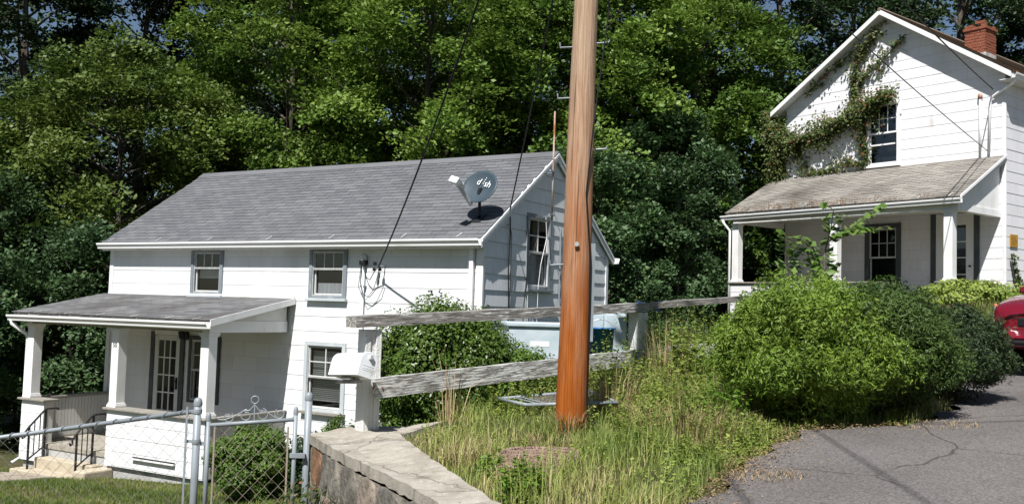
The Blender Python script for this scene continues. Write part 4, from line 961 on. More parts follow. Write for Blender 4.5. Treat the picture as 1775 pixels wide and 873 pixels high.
P0 = Vector(FP[0])
def post_box(c, ang, z0, z1, w=.165):
    m = Matrix.Translation(Vector((c[0], c[1], 0))-Vector((P0.x, P0.y, P0.z))) @ Matrix.Rotation(ang, 4, 'Z'); h = w/2
    b = MB(); b.box(-h+.02, h-.02, -h+.02, h-.02, z0, z1, m)
    for s in (-1, 1):
        b.box(s*h-.02 if s > 0 else -h, h if s > 0 else -h+.02, -h, h, z0, z1, m)           # side boards
    b.box(-h+.02, -h+.055, -h+.002, -h+.022, z0, z1, m); b.box(h-.055, h-.02, -h+.002, -h+.022, z0, z1, m)
    o = b.build('post', 'fencewood', t, bevel=.004); o['paint'] = .16; return o
ang1 = math.atan2(FP[1][1]-FP[0][1], FP[1][0]-FP[0][0]); ang2 = math.atan2(FP[2][1]-FP[1][1], FP[2][0]-FP[1][0])
post_box(FP[0], ang1-.15, -1.22, -.235); post_box(FP[1], ang1, -1.4, .0); post_box(FP[2], ang2, -1.2, .20, .19)
def rail(a, b, w, h, paint, up_=(0, 0, 1), nm='rail', seg=16, wob=.006):
    a = Vector(a)-P0; b = Vector(b)-P0; d = b-a; L = d.length; x = d/L; y = Vector(up_).cross(x).normalized(); z = x.cross(y)
    M_ = Matrix((x, y, z)).transposed().to_4x4(); M_.translation = a
    mb = MB(); rows = []
    for k in range(seg+1):
        s = L*k/seg; j = [random.uniform(-wob, wob) for _ in range(4)]
        rows.append([len(mb.v)+q for q in range(4)])
        mb.v += [(s, -w/2+j[0], -h/2+j[1]*.5), (s, w/2+j[0], -h/2+j[1]), (s, w/2+j[2], h/2+j[3]), (s, -w/2+j[2], h/2+j[3]*.5)]
    for A_, B_ in zip(rows[:-1], rows[1:]):
        for q in range(4): mb.f.append((A_[q], B_[q], B_[(q+1) % 4], A_[(q+1) % 4]))
    mb.f.append(tuple(reversed(rows[0]))); mb.f.append(tuple(rows[-1]))
    me = mb.mesh(nm, MT['fencewood']); o = bpy.data.objects.new(nm, me); col.objects.link(o); o.parent = t; o.matrix_local = M_; o['paint'] = paint
    return o
nf = Vector((math.sin(ang1), -math.cos(ang1), 0))      # towards the road
d1_ = Vector((math.cos(ang1), math.sin(ang1), 0)); d2_ = Vector((math.cos(ang2), math.sin(ang2), 0))
rail(Vector((*FP[0][:2], -.165))-d1_*.24+nf*.03, Vector((*FP[1][:2], .065))+d1_*.10+nf*.0, .17, .105, -.03)
rail(Vector((*FP[1][:2], .075))+d1_*.07-nf*.02, Vector((*FP[2][:2], .265))+d2_*.22, .19, .07, -.16)
rail(Vector((*FP[0][:2], -.77))-d1_*.02+nf*.125, Vector((*FP[1][:2], -.52))+nf*.125+d1_*.12, .045, .185, .03)
rail(Vector((*FP[1][:2], -.52))+d1_*.12, Vector((*FP[2][:2], -.42))+d2_*.1+nf*.1, .045, .18, .02)
for (c, z) in ((FP[0], -.76), (FP[1], -.5)):
    for s in (-.05, .05):
        w = MB(); p = Vector((c[0], c[1], z))+nf*.150+d1_*s-P0; w.tube([p, p+nf*.006], .012, 6); w.build('nail', 'rust', t)

# ================================================================== mailbox
mdir = Vector((.66, -.75, .0)).normalized(); mang = math.atan2(mdir.y, mdir.x)
t = thing('mailbox', 'white rural mailbox with rounded top on the first fence post', 'mailbox', (-1.43, 8.70, -.66), mang)
t.rotation_euler = (R(-17), R(-4), mang)
def arch(w, h, n=9): 
    r = w/2; return [(-r, 0), (r, 0), (r, h-r)] + [(r*math.cos(math.pi*k/n), h-r+r*math.sin(math.pi*k/n)) for k in range(1, n)] + [(-r, h-r)]
w = MB(); w.prism([(-.24, y, z) for y, z in arch(.172, .225)], (.47, 0, 0)); w.build('body', 'mailbox', t, bevel=.003)
w = MB(); w.prism([(.231, y, z-.004) for y, z in arch(.184, .236)], (.028, 0, 0)); md = w.build('door', 'mailbox', t, bevel=.004)
w = MB(); w.box(.259, .285, -.014, .014, .16, .20); w.build('latch', 'alum', md, bevel=.003)
w = MB(); 
for z in (.06, .075, .10): w.box(.2592, .261, -.06, .06, z, z+.004)
w.build('stamped_rib', 'mailbox', md)
w = MB(); w.box(-.06, .10, -.05, .05, -.03, -.002); w.box(-.20, .20, -.018, .018, -.055, -.03); w.build('bracket', 'fencewood', t)

# ================================================================== utility pole
def pole_mat():
    m = bpy.data.materials.new('pole_wood'); m.use_nodes = True; n = m.node_tree.nodes; l = m.node_tree.links; p = n['Principled BSDF']; p.inputs['Roughness'].default_value = .95; p.inputs['Specular IOR Level'].default_value = .1
    tc = n.new('ShaderNodeTexCoord'); mp = n.new('ShaderNodeMapping'); mp.inputs['Scale'].default_value = (26, 26, .7); l.new(tc.outputs['Object'], mp.inputs[0])
    gr = n.new('ShaderNodeTexNoise'); gr.inputs['Scale'].default_value = 3; gr.inputs['Detail'].default_value = 10; gr.inputs['Roughness'].default_value = .65; l.new(mp.outputs[0], gr.inputs[0])
    sx = n.new('ShaderNodeSeparateXYZ'); l.new(tc.outputs['Object'], sx.inputs[0])
    n2 = n.new('ShaderNodeTexNoise'); n2.inputs['Scale'].default_value = 2.2; n2.inputs['Detail'].default_value = 6; mp2 = n.new('ShaderNodeMapping'); mp2.inputs['Scale'].default_value = (4, 4, .6); l.new(tc.outputs['Object'], mp2.inputs[0]); l.new(mp2.outputs[0], n2.inputs[0])
    ma = n.new('ShaderNodeMath'); ma.operation = 'MULTIPLY_ADD'; ma.inputs[1].default_value = 3.4; l.new(n2.outputs[0], ma.inputs[0]); l.new(sx.outputs[2], ma.inputs[2])
    zz = n.new('ShaderNodeMapRange'); zz.inputs[1].default_value = 2.3; zz.inputs[2].default_value = 5.2; l.new(ma.outputs[0], zz.inputs[0])
    lo = n.new('ShaderNodeValToRGB'); lo.color_ramp.elements[0].color = (.20, .048, .008, 1); lo.color_ramp.elements[1].color = (.42, .125, .022, 1); lo.color_ramp.elements[0].position = .3; lo.color_ramp.elements[1].position = .7
    hi = n.new('ShaderNodeValToRGB'); hi.color_ramp.elements[0].color = (.26, .165, .105, 1); hi.color_ramp.elements[1].color = (.56, .41, .29, 1); hi.color_ramp.elements[0].position = .3; hi.color_ramp.elements[1].position = .7
    l.new(gr.outputs[0], lo.inputs[0]); l.new(gr.outputs[0], hi.inputs[0])
    mx = n.new('ShaderNodeMix'); mx.data_type = 'RGBA'; l.new(zz.outputs[0], mx.inputs[0]); l.new(lo.outputs[0], mx.inputs[6]); l.new(hi.outputs[0], mx.inputs[7])
    # long checks
    wv = n.new('ShaderNodeTexNoise'); wv.inputs['Scale'].default_value = 1.0; wv.inputs['Detail'].default_value = 3; mp3 = n.new('ShaderNodeMapping'); mp3.inputs['Scale'].default_value = (42, 42, .5); l.new(tc.outputs['Object'], mp3.inputs[0]); l.new(mp3.outputs[0], wv.inputs[0])
    ck = n.new('ShaderNodeMapRange'); ck.inputs[1].default_value = .335; ck.inputs[2].default_value = .37; ck.inputs[3].default_value = .75; ck.inputs[4].default_value = 0; l.new(wv.outputs[0], ck.inputs[0])
    m2 = n.new('ShaderNodeMix'); m2.data_type = 'RGBA'; l.new(ck.outputs[0], m2.inputs[0]); l.new(mx.outputs[2], m2.inputs[6]); m2.inputs[7].default_value = (.05, .028, .018, 1)
    l.new(m2.outputs[2], p.inputs['Base Color'])
    b = n.new('ShaderNodeBump'); b.inputs['Strength'].default_value = .7; b.inputs['Distance'].default_value = .015; l.new(gr.outputs[0], b.inputs['Height']); l.new(b.outputs[0], p.inputs['Normal'])
    return m
MT['pole'] = pole_mat()
PB = Vector((.585, 8.85, -1.13))
t = thing('utility_pole', 'tall tan wooden utility pole stained orange at its foot in the weedy verge', 'utility pole', PB)
lean = Vector((.010, 0, 1))
def pr_(z): return .148 - .0088*max(z-0, 0) if z < 4.3 else .110-.004*(z-4.3)
w = MB(); pts = []; rr = []
for k in range(40):
    z = -.4+k*.25; pts.append((lean.x*z+.004*math.sin(z*1.7), .004*math.cos(z*2.3), z)); rr.append(pr_(z)*(1+.012*math.sin(z*3.1)))
w.tube(pts, rr, 24); w.build('shaft', 'pole', t, smooth=True)
def bolt(z, side):
    r = pr_(z); x0 = lean.x*z+side*(r-.02); w = MB(); w.tube([(x0, -.02, z), (x0+side*.13, -.03, z+side*.012), (x0+side*.135, -.03, z+.035)], .0085, 6); w.build('step_bolt', 'galv', t)
for z, s in ((2.62, 1), (3.62, 1), (3.58, -1), (3.1, -1), (4.6, 1), (4.6, -1), (5.5, 1), (1.55, -1)): bolt(z, s)
w = MB(); w.tube([(.10+lean.x*z+dx, -.075-dy, z) for z, dx, dy in ((-.05, .05, 0), (.4, .025, .0), (1.2, .022, .01), (1.6, .015, .02), (2.2, -.045, .055), (2.8, .0, .04), (3.3, .05, .02), (3.9, .11, 0), (4.6, .10, 0), (5.6, .02, 0))], .0075, 6); w.build('cable', 'black', t)
w = MB(); w.tube([(.19, -.10, .15), (.17, -.13, .02), (.20, -.35, -.06), (.23, -.62, -.05), (.25, -.80, .0)], .012, 6); w.build('loose_cable', 'black', t)
w = MB(); w.beam((.145+lean.x*1.0, -.03, .85), (.142+lean.x*1.7, -.03, 1.75), .03, .045, (1, 0, 0)); w.build('cable_guard', 'trim', t)
w = MB()
for a in range(14):
    th = math.pi*(.9+1.2*a/13); r = pr_(4.05)+.006; w.v.append((lean.x*4.05+r*math.cos(th), r*math.sin(th), 4.07-.06*math.sin(math.pi*a/13)+.07)); w.v.append((lean.x*4.05+r*math.cos(th), r*math.sin(th), 4.09-.06*math.sin(math.pi*a/13)+.09))
for a in range(13): w.f.append((2*a, 2*a+2, 2*a+3, 2*a+1))
w.build('band', 'black', t)
w = MB(); w.tube([(.0, -.152, 1.73), (.0, -.165, 1.73)], .022, 8); w.build('tag', 'alum', t)
w = MB(); w.beam((-.9+.07, -.12, 7.6), (.9+.07, -.12, 7.6), .09, .11); w.build('cross_arm', 'pole', t)
PT = lambda z, dx=0: PB + Vector((lean.x*z+dx, -.1, z))
# wires
def wire(name, a, b, sag, r, label, cat='wire', n=18, m='black', group='overhead wires'):
    a = Vector(a); b = Vector(b); pts = [a+(b-a)*(k/n)-Vector((0, 0, 1))*sag*4*(k/n)*(1-k/n) for k in range(n+1)]
    w = MB(); w.tube([p-a for p in pts], r, 5); o = w.build(name, m, None, loc=a); return tag(o, label, cat, group)
Mh2 = Matrix.Translation((X2, Y2, 0)) @ Matrix.Rotation(YAW2, 4, 'Z')
def h2p(u, v, z): return Mh2 @ Vector((u, v, z))
wire('service_wire', h1p(-.2, 1.97, .64), PT(7.3, -.1), .35, .014, 'black service wire rising over the grey roof to the pole, left of the dish')
wire('service_wire', h1p(.7, -.06, 1.62), PT(6.4, .05), .10, .012, 'black cable rising from the gable edge beside the dish towards the pole')
wire('service_wire', h2p(-.12, .25, 5.72), PT(7.35, .1), .25, .016, 'thick service wire reaching the upper right corner of the tall white gable')
wire('service_wire', h2p(-.10, .40, 4.22), PT(5.9, .1), .1, .010, 'thin wire slanting across the white gable to the porch roof corner')
wire('street_wire', PT(7.66, -.75), (26, 19, 7.4), .5, .014, 'street wire highest above the road at right')
wire('street_wire', PT(7.66, .80), (27, 17.8, 7.3), .6, .014, 'street wire second highest above the road at right')
wire('street_wire', PT(7.66, .5), (-.6, -32, 7.0), .5, .014, 'street wire running overhead from the pole, right of its pair')
wire('street_wire', PT(7.66, -.6), (-1.9, -32, 7.0), .5, .014, 'street wire running overhead from the pole, left of its pair')
wire('street_wire', (-30, -.6, 7.2), (32, 7.4, 7.6), .4, .014, 'street wire crossing overhead from side to side above the near road')
wire('street_wire', PT(6.2, .1), (26.5, 18.4, 5.9), .5, .02, 'thick lower street cable leaving the pole above the road')

# ================================================================== chain link fence and gate
def chain(mb, a, b, z0a, z1a, z0b, z1b, cell=.062, r=.0022):
    a = Vector(a); b = Vector(b); L = (b-a).length; d = (b-a)/L; nrm = Vector((d.y, -d.x, 0)); nw = int(L/cell)
    for k in range(nw):
        for dirn in (0, 1):
            pass
    hz = cell; nz = int((z1a-z0a)/hz)
    for k in range(nw+1):
        x = k*cell; f = x/L; z0 = z0a+(z0b-z0a)*f; z1 = z1a+(z1b-z1a)*f; pts = []
        for q in range(nz+1):
            xx = min(x+(cell/2+.0 if (q+k) % 2 else -cell/2), L); xx = max(xx, 0); p = a+d*xx; p = p+nrm*(.004 if q % 2 else -.004); pts.append((p.x, p.y, z0+(z1-z0)*q/nz))
        mb.tube(pts, r, 3, False)
    return mb
def fpost(t, x, y, z0, z1, r, o, nm='post'):
    w = MB(); q = Vector((x, y, 0))-o; w.tube([(q.x, q.y, z0-o.z), (q.x, q.y, z1-.06-o.z)], r, 14); p = w.build(nm, 'galv', t, smooth=True)
    w = MB(); w.lathe([(r*1.12, z1-.075-o.z), (r*1.18, z1-.055-o.z), (r*1.12, z1-.04-o.z), (r*1.0, z1-.018-o.z), (r*.6, z1-.004-o.z), (.001, z1-o.z)], 14, Matrix.Translation((q.x, q.y, 0))); w.build('cap', 'galv', p, smooth=True)
    return p
O = Vector((-2.80, 8.75, -2.35))
t = thing('chain_link_fence', 'galvanised chain link fence in front of the lawn and porch, left of the gate', 'fence', O)
fpost(t, -2.80, 8.75, -2.5, -.885, .034, O); fpost(t, -5.9, 8.38, -2.7, -1.42, .024, O)
fa_, fb_ = Vector((-2.86, 8.743, -1.015)), Vector((-6.6, 8.30, -1.60))
w = MB(); w.tube([fa_-O, fb_-O], .021, 10); w.build('top_rail', 'galv', t, smooth=True)
w = MB(); chain(w, (-2.86, 8.725, 0), (-6.6, 8.28, 0), -2.22, -1.005, -2.8, -1.585); o = w.build('chain_mesh', 'wire', t, loc=-O); o['kind'] = 'stuff'
w = MB(); w.beam(Vector((-2.885, 8.72, -.97))-O, Vector((-2.885, 8.72, -2.3))-O, .006, .018, (1, 0, 0)); w.build('tension_bar', 'galv', t)
# wire ties wrapped round the rail
for k in range(26):
    f = (k+.5)/26; p = fa_+(fb_-fa_)*f-O; w = MB(); w.tube([p+Vector((-.02, -.02, -.03)), p+Vector((-.008, -.026, .01)), p+Vector((.008, -.012, .028)), p+Vector((.02, .012, .022))], .004, 4); w.build('tie', 'galv', t)
for z in (-1.01, -1.28, -1.95):
    w = MB(); w.lathe([(.039, z-.02-O.z), (.041, z-O.z), (.039, z+.02-O.z)], 14); w.build('band', 'galv', t); w = MB(); w.box(-.09, -.03, -.012, .012, z-.012-O.z, z+.012-O.z); w.build('clamp', 'galv', t)
O = Vector((-2.68, 8.78, -2.3))
t = thing('gate', 'small chain link gate topped with curled wire ornament', 'gate', O)
G0, G1 = Vector((-2.705, 8.775, 0)), Vector((-1.945, 8.90, 0)); gd = (G1-G0).normalized(); GL = (G1-G0).length
fpost(t, G0.x, G0.y, -2.15, -1.02, .020, O, 'upright'); fpost(t, G1.x, G1.y, -2.12, -.955, .020, O, 'upright')
zt0, zt1 = -1.135, -1.075
w = MB(); w.tube([Vector((G0.x, G0.y, zt0))-O, Vector((G1.x, G1.y, zt1))-O], .018, 10); w.build('top_bar', 'galv', t, smooth=True)
w = MB(); w.tube([Vector((G0.x, G0.y, -2.1))-O, Vector((G1.x, G1.y, -2.06))-O], .018, 10); w.build('bottom_bar', 'galv', t, smooth=True)
w = MB(); chain(w, G0+gd*.05, G1-gd*.05, -2.1, -1.15, -2.06, -1.09, r=.0026); o = w.build('chain_mesh', 'rust_wire', t, loc=-O); o['kind'] = 'stuff'
for s_ in (.06, GL-.06):
    p = G0+gd*s_; w = MB(); w.beam(Vector((p.x, p.y-.01, -1.14))-O, Vector((p.x, p.y-.01, -2.1))-O, .006, .016, (1, 0, 0)); w.build('tension_bar', 'rust_wire', t)
def scroll(cx, cz, rad, turns, a0, sg):
    pts = []
    for k in range(26):
        f = k/25; a = a0+sg*turns*2*math.pi*f; r = rad*(1-.55*f); p = G0+gd*(cx+r*math.cos(a)); pts.append(Vector((p.x, p.y, zt0+(zt1-zt0)*cx/GL+cz+r*math.sin(a)))-O)
    w = MB(); w.tube(pts, .005, 5); w.build('scroll', 'galv', t)
cxm = GL*.52
for sg in (-1, 1):
    scroll(cxm+sg*.07, .065, .055, 1.1, math.pi/2, -sg); scroll(cxm+sg*.23, .06, .05, 1.2, math.pi/2+sg*.6, sg)
    pts = [G0+gd*(cxm+sg*x)+Vector((0, 0, zt0+(zt1-zt0)*cxm/GL+z)) for x, z in ((0, .16), (.04, .11), (.10, .10), (.18, .05), (.26, .02), (.31, .02), (.36, .06))]
    w = MB(); w.tube([p-O for p in pts], .005, 5); w.build('scroll', 'galv', t)
pts = [G0+gd*(cxm+.034*math.cos(a*2*math.pi/14))+Vector((0, 0, -1.105+.205+.034*math.sin(a*2*math.pi/14))) for a in range(15)]
w = MB(); w.tube([p-O for p in pts], .005, 5, False); w.build('ring', 'galv', t)
p = G0+gd*cxm; w = MB(); w.beam(Vector((p.x, p.y, -1.10))-O, Vector((p.x, p.y, -.935))-O, .009, .009, (1, 0, 0)); w.build('finial_stem', 'galv', t)
for z in (-1.30, -1.98): w = MB(); w.box(-.12, -.02, -.02, .012, z-.016-O.z, z+.016-O.z); w.build('hinge', 'galv', t)
w = MB(); w.box(.70, .84, .09, .13, -1.42-O.z, -1.38-O.z); w.build('latch', 'galv', t)
O = Vector((-1.84, 8.95, -2.3)); t = thing('gate_post', 'round galvanised gate post against the end of the stone wall', 'post', O)
fpost(t, -1.84, 8.95, -2.5, -.825, .033, O)

# ================================================================== things lying about
O = Vector((.30, 9.55, gz(.30, 9.55)+.10))
t = thing('fence_panel', 'grey tubular frame with wire mesh lying flat in the grass behind the pole', 'panel', O)
c4 = [(-.40, .38), (-.12, -.46), (.75, -.30), (.55, .60)]
c4 = [Vector((x, y, .06+.03*k)) for k, (x, y) in enumerate(c4)]
for a, b in zip(c4, c4[1:]+c4[:1]): w = MB(); w.tube([a, b], .017, 8); w.build('frame_tube', 'galv', t, smooth=True)
for f in (.16, .24):
    a = c4[0].lerp(c4[3], f); b = c4[1].lerp(c4[2], f); w = MB(); w.tube([a, b], .008, 6); w.build('cross_bar', 'galv', t)
w = MB()
for k in range(16):
    f = .3+.7*k/16; a = c4[0].lerp(c4[3], f); b = c4[1].lerp(c4[2], f); n = 16; w.tube([a.lerp(b, q/n)+(c4[3]-c4[0])*(.03 if q % 2 else -.03)+Vector((0, 0, -.02*math.sin(math.pi*q/n))) for q in range(n+1)], .003, 3, False)
o = w.build('wire_mesh', 'wire', t); o['kind'] = 'stuff'
# rusty woven mat
O = Vector((.24, 7.42, road_z(.24, 7.42)+.06)); t = thing('wire_mat', 'rusty round wire mat tangled with dry grass at the verge', 'mat', O)
MT['mat'] = mat('rusty_brown', (.17, .10, .075), (.30, .22, .18), 25, .9, bump=.4)
zf = lambda x, y: .0435*x+.053*y+.035*math.sin(4*x+1)*math.cos(5*y)
w = MB()
for k in range(34):
    y = -.42+.84*k/33; hx = .30*math.sqrt(max(0, 1-(y/.45)**2))**.7+.02
    w.tube([(x*hx, y+random.uniform(-.006, .006), zf(x*hx, y)+.01*math.sin(9*x+k)) for x in np.linspace(-1, 1, 9)], .0045, 4, False)
for k in range(26):
    x = -.30+.6*k/25; hy = .42*math.sqrt(max(0, 1-(x/.32)**2))**.7+.02
    w.tube([(x+random.uniform(-.006, .006), y*hy, zf(x, y*hy)+.01*math.sin(9*y+k)+.006) for y in np.linspace(-1, 1, 9)], .0045, 4, False)
o = w.build('weave', 'mat', t); o['kind'] = 'stuff'
w = MB(); w.tube([(.31*math.cos(a), .44*math.sin(a), zf(.31*math.cos(a), .44*math.sin(a))+.01) for a in np.linspace(0, 2*math.pi, 30)], .012, 5, False); w.build('rim', 'mat', t)
# pale cabinet, white crate and blue tarp between the house gable and the fence
MT['bin'] = mat('pale_plastic', (.42, .52, .56), (.55, .62, .66), 4, .5); MT['bluebin'] = mat('blue_plastic', (.02, .10, .30), (.03, .15, .36), 6, .4)
MT['tarp'] = mat('navy_tarp', (.012, .03, .11), (.03, .06, .2), 5, .45, bump=.5, bscale=9)
bx_, by_ = 1.25, 13.6; O = Vector((bx_, by_, gz(bx_, by_))); t = thing('storage_cabinet', 'pale blue plastic cabinet under the rail fence, right of the utility pole', 'cabinet', O, .25)
zt_ = .02-O.z
w = MB(); w.box(-.34, .34, -.25, .25, .0, zt_); w.build('body', 'bin', t, bevel=.03)
w = MB(); w.box(-.37, .37, -.28, .28, zt_+.003, zt_+.05); w.build('lid', 'bin', t, bevel=.02)
for s in (-.165, .165): w = MB(); w.box(s-.15, s+.15, -.272, -.253, .08, zt_-.06); w.build('door_panel', 'bin', t, bevel=.01)
w = MB(); w.box(-.015, .015, -.30, -.274, zt_*.55, zt_*.55+.12); w.build('handle', 'bluebin', t)
O2 = Vector((bx_-.02, by_-.62, gz(bx_, by_-.62))); t = thing('blue_bucket', 'blue plastic tub in front of the pale blue cabinet', 'tub', O2)
w = MB(); hb = max(.5, -.22-O2.z); w.lathe([(.001, .01), (.13, .01), (.18, hb-.02), (.2, hb-.02), (.2, hb), (.17, hb), (.13, .04), (.001, .04)], 18); w.build('tub', 'bluebin', t, smooth=True)
w = MB(); w.tube([(.18*math.cos(a), .03, hb-.05+.16*math.sin(a)) for a in np.linspace(0, math.pi, 12)], .006, 5); w.build('handle', 'alum', t)
O3 = Vector((1.72, 13.2, gz(1.72, 13.2))); t = thing('tarp', 'dark blue folded tarp slung over a stake beside the second fence post', 'tarp', O3)
h_ = .14-O3.z; w = MB(); w.tube([(0, 0, -.1), (0, 0, h_-.03)], .03, 6); w.build('stake', 'fencewood', t)
w = MB(); nA = 12
for i in range(nA+1):
    for j in range(7):
        x = -.28+.56*i/nA; y = -.14+.28*j/6; w.v.append((x+.05, y, h_-.55*abs(x)**1.1-.9*y*y+.02*math.sin(9*x+7*y)))
for i in range(nA):
    for j in range(6): a = i*7+j; w.f.append((a, a+1, a+8, a+7))
o = w.build('sheet', 'tarp', t, smooth=True); sm = o.modifiers.new('s', 'SOLIDIFY'); sm.thickness = .012
bx_, by_ = .35, 12.9; O = Vector((bx_, by_, gz(bx_, by_))); t = thing('crate_stack', 'pale blue plastic crate stack behind the fence, left of the utility pole', 'crate', O, .2)
zt_ = -.16-O.z; nlev = 3
for k in range(nlev):
    a, b = zt_*k/nlev, zt_*(k+1)/nlev-.012; w = MB(); w.box(-.42, .42, -.25, .25, a, b); w.box(-.45, .45, -.28, .28, b-.06, b-.003); w.build('crate_body', 'bin', t, bevel=.012)
    w = MB(); w.box(-.13, .13, -.2525, -.2505, (a+b)/2-.02, (a+b)/2+.05); w.build('handle_slot', 'gutter', t)

# ================================================================== foliage materials
MT['leaf_bright'] = leafmat('leaf_bright', (.095, .185, .028), (.215, .305, .052), .32)
MT['leaf_mid'] = leafmat('leaf_mid', (.065, .135, .02), (.14, .225, .034), .27)
MT['leaf_olive'] = leafmat('leaf_olive', (.05, .092, .016), (.12, .16, .028), .25)
MT['leaf_dark'] = leafmat('leaf_dark', (.014, .03, .010), (.034, .065, .02), .2)  # almost black green: the wood's inner shade is put into the leaf colour
MT['leaf_blue'] = leafmat('leaf_blue', (.04, .085, .032), (.09, .155, .055), .22)
MT['leaf_box'] = leafmat('leaf_boxwood', (.05, .095, .014), (.115, .19, .03), .22, .35)
MT['leaf_stage'] = leafmat('leaf_hedge', (.085, .16, .02), (.21, .30, .04), .3, .5)
MT['leaf_stage_shaded'] = leafmat('leaf_hedge_shaded', (.03, .062, .014), (.085, .14, .026), .25, .5)  # darker copy of the hedge leaf, the bush's shaded side put into its colour
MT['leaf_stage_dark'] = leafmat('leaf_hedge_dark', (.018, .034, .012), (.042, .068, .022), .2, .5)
MT['leaf_vine'] = leafmat('leaf_vine', (.05, .085, .02), (.13, .16, .045), .3, .5, c3=(.22, .07, .03))
MT['leaf_sap'] = leafmat('leaf_sapling', (.09, .17, .03), (.18, .27, .07), .4, .45)
MT['weed'] = leafmat('leaf_weed', (.13, .21, .03), (.33, .39, .085), .35, .6, c3=(.42, .32, .14))
MT['weed_bright'] = leafmat('leaf_weed_bright', (.10, .20, .02), (.18, .30, .04), .4, .5)
MT['grass'] = leafmat('grass_blade', (.14, .215, .04), (.36, .385, .11), .35, .6, c3=(.52, .43, .24))
MT['lawn'] = leafmat('lawn_blade', (.085, .14, .02), (.19, .24, .045), .35, .6, c3=(.34, .28, .13))
MT['straw'] = leafmat('dry_stalk', (.30, .21, .11), (.5, .38, .22), .2, .8)
MT['litter'] = leafmat('dry_litter', (.17, .10, .05), (.38, .28, .15), .1, .9)
MT['bark'] = layered('bark', (.07, .055, .042), [((.15, .13, .11), 7, .45, .7, (2, 2, .3))], rough=.95, bump=.8, bscale=14, bdist=.03)

def rand_dirs(n): return unit(rng.normal(size=(n, 3)))

# ---- trees
def crown_mesh(name, m, H, r, zb, lobes, clumps, per, leaf, seed, flat=.62, top=1.0, spread=.30):
    """lobed crown: limbs -> clumps -> leaves. Returns mesh + limb ends"""
    global rng
    rng = np.random.default_rng(seed); ends = []; parts = []; zc = (zb+H)/2; hz = (H-zb)/2
    g = math.pi*(3-math.sqrt(5))
    for k in range(lobes):
        f = (k+.5)/lobes; zz = -1+2*f; rad = math.sqrt(max(0, 1-abs(zz)**2.2))*rng.uniform(.72, 1.0); a = k*g+rng.uniform(-.4, .4)
        rad *= (1 if zz < 0 else top)
        ends.append((r*rad*math.cos(a)*.74, r*rad*math.sin(a)*.74, zc+hz*zz*.86))
    ends = np.array(ends); per_l = clumps//lobes
    C = []
    for e in ends:
        d = rand_dirs(per_l); q = rng.uniform(.15, 1, per_l)**.5; R_ = r*spread*rng.uniform(.55, 1.15)
        C.append(e + d*q[:, None]*np.array([R_, R_, R_*.72]))
    C = np.concatenate(C); n = len(C); cr = rng.uniform(.42, .98, n)*r/4.4; ct = rng.random(n)
    out = unit(C-np.array([0, 0, zc-hz*.3])); tilt = rng.normal(size=(n, 3))*.22+out*.35+np.array([0, 0, 1.0]); tilt = unit(tilt)
    L = np.repeat(np.arange(n), per); m_ = len(L); a = rng.uniform(0, 2*math.pi, m_); q = np.sqrt(rng.random(m_))*cr[L]
    tx = unit(np.cross(tilt, np.array([.3, .8, .1]))); ty = np.cross(tilt, tx)
    lump = 1+.35*np.sin(a*3+ct[L]*20)
    P = C[L]+tx[L]*(np.cos(a)*q*lump)[:, None]+ty[L]*(np.sin(a)*q*lump)[:, None]+tilt[L]*(rng.normal(size=m_)*.09*flat*2)[:, None]
    P[:, 2] -= .42*q*q/cr[L]
    N = tilt[L]*.9+np.stack([np.cos(a), np.sin(a), 0*a], 1)*(q/cr[L])[:, None]*.35+rng.normal(size=(m_, 3))*.45
    t = np.clip(ct[L]*.6+rng.random(m_)*.4, 0, 1)
    V, T, tt = leaf_geo(P, N, leaf*rng.uniform(.65, 1.3, m_), .68, .35, t)
    return tri_mesh(name, V, T, tt, m), ends
def trunk_mesh(name, H, zb, ends, r0, seed):
    rr = random.Random(seed); mb = MB(); top = H*.86
    pts = [(0.12*math.sin(k*.9+seed)*k*.12, .1*math.cos(k*1.3+seed)*k*.12, -.6+(top+.6)*k/9) for k in range(10)]
    mb.tube(pts, [r0*(1.25 if k == 0 else 1)*(1-k/9*.86) for k in range(10)], 9)
    for e in ends:
        z0 = max(zb*.6, min(top*.9, e[2]-rr.uniform(.1, .3)*H*.5)); f = (z0+.6)/(top+.6)*9; i = min(8, int(f)); a = Vector(pts[i]).lerp(Vector(pts[i+1]), f-i); b = Vector(e)
        mid = a.lerp(b, .5)+Vector((rr.uniform(-.2, .2), rr.uniform(-.2, .2), rr.uniform(.0, .35)))
        r1 = r0*(1-f/9*.86)*.5; mb.tube([a, mid, b, b+(b-mid)*.35+Vector((0, 0, .2))], [r1, r1*.6, r1*.32, r1*.1], 6)
        for _ in range(3):
            c = b.lerp(mid, rr.random()*.6); d = Vector((rr.uniform(-1, 1), rr.uniform(-1, 1), rr.uniform(-.2, .8)))*.9; mb.tube([c, c+d*.5, c+d], [r1*.25, r1*.15, r1*.05], 4)
    return mb.mesh(name, MT['bark'])
KINDS = {
 'bright_a': dict(m='leaf_bright', H=16, r=4.6, zb=3.0, lobes=40, clumps=320, per=230, leaf=.15, seed=1),
 'bright_b': dict(m='leaf_mid', H=15, r=4.4, zb=2.0, lobes=38, clumps=304, per=230, leaf=.15, seed=2),
 'olive': dict(m='leaf_olive', H=11.4, r=4.4, zb=.4, lobes=46, clumps=368, per=220, leaf=.135, seed=3),
 'under': dict(m='leaf_blue', H=8.2, r=3.0, zb=.0, lobes=32, clumps=256, per=210, leaf=.135, seed=4),
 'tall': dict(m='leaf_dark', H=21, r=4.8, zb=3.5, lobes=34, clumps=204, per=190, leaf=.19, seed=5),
 'shrub': dict(m='leaf_blue', H=5.6, r=2.4, zb=-.3, lobes=22, clumps=176, per=190, leaf=.115, seed=6),
 'slim': dict(m='leaf_blue', H=6.6, r=1.25, zb=-.2, lobes=20, clumps=140, per=180, leaf=.11, seed=8),
}
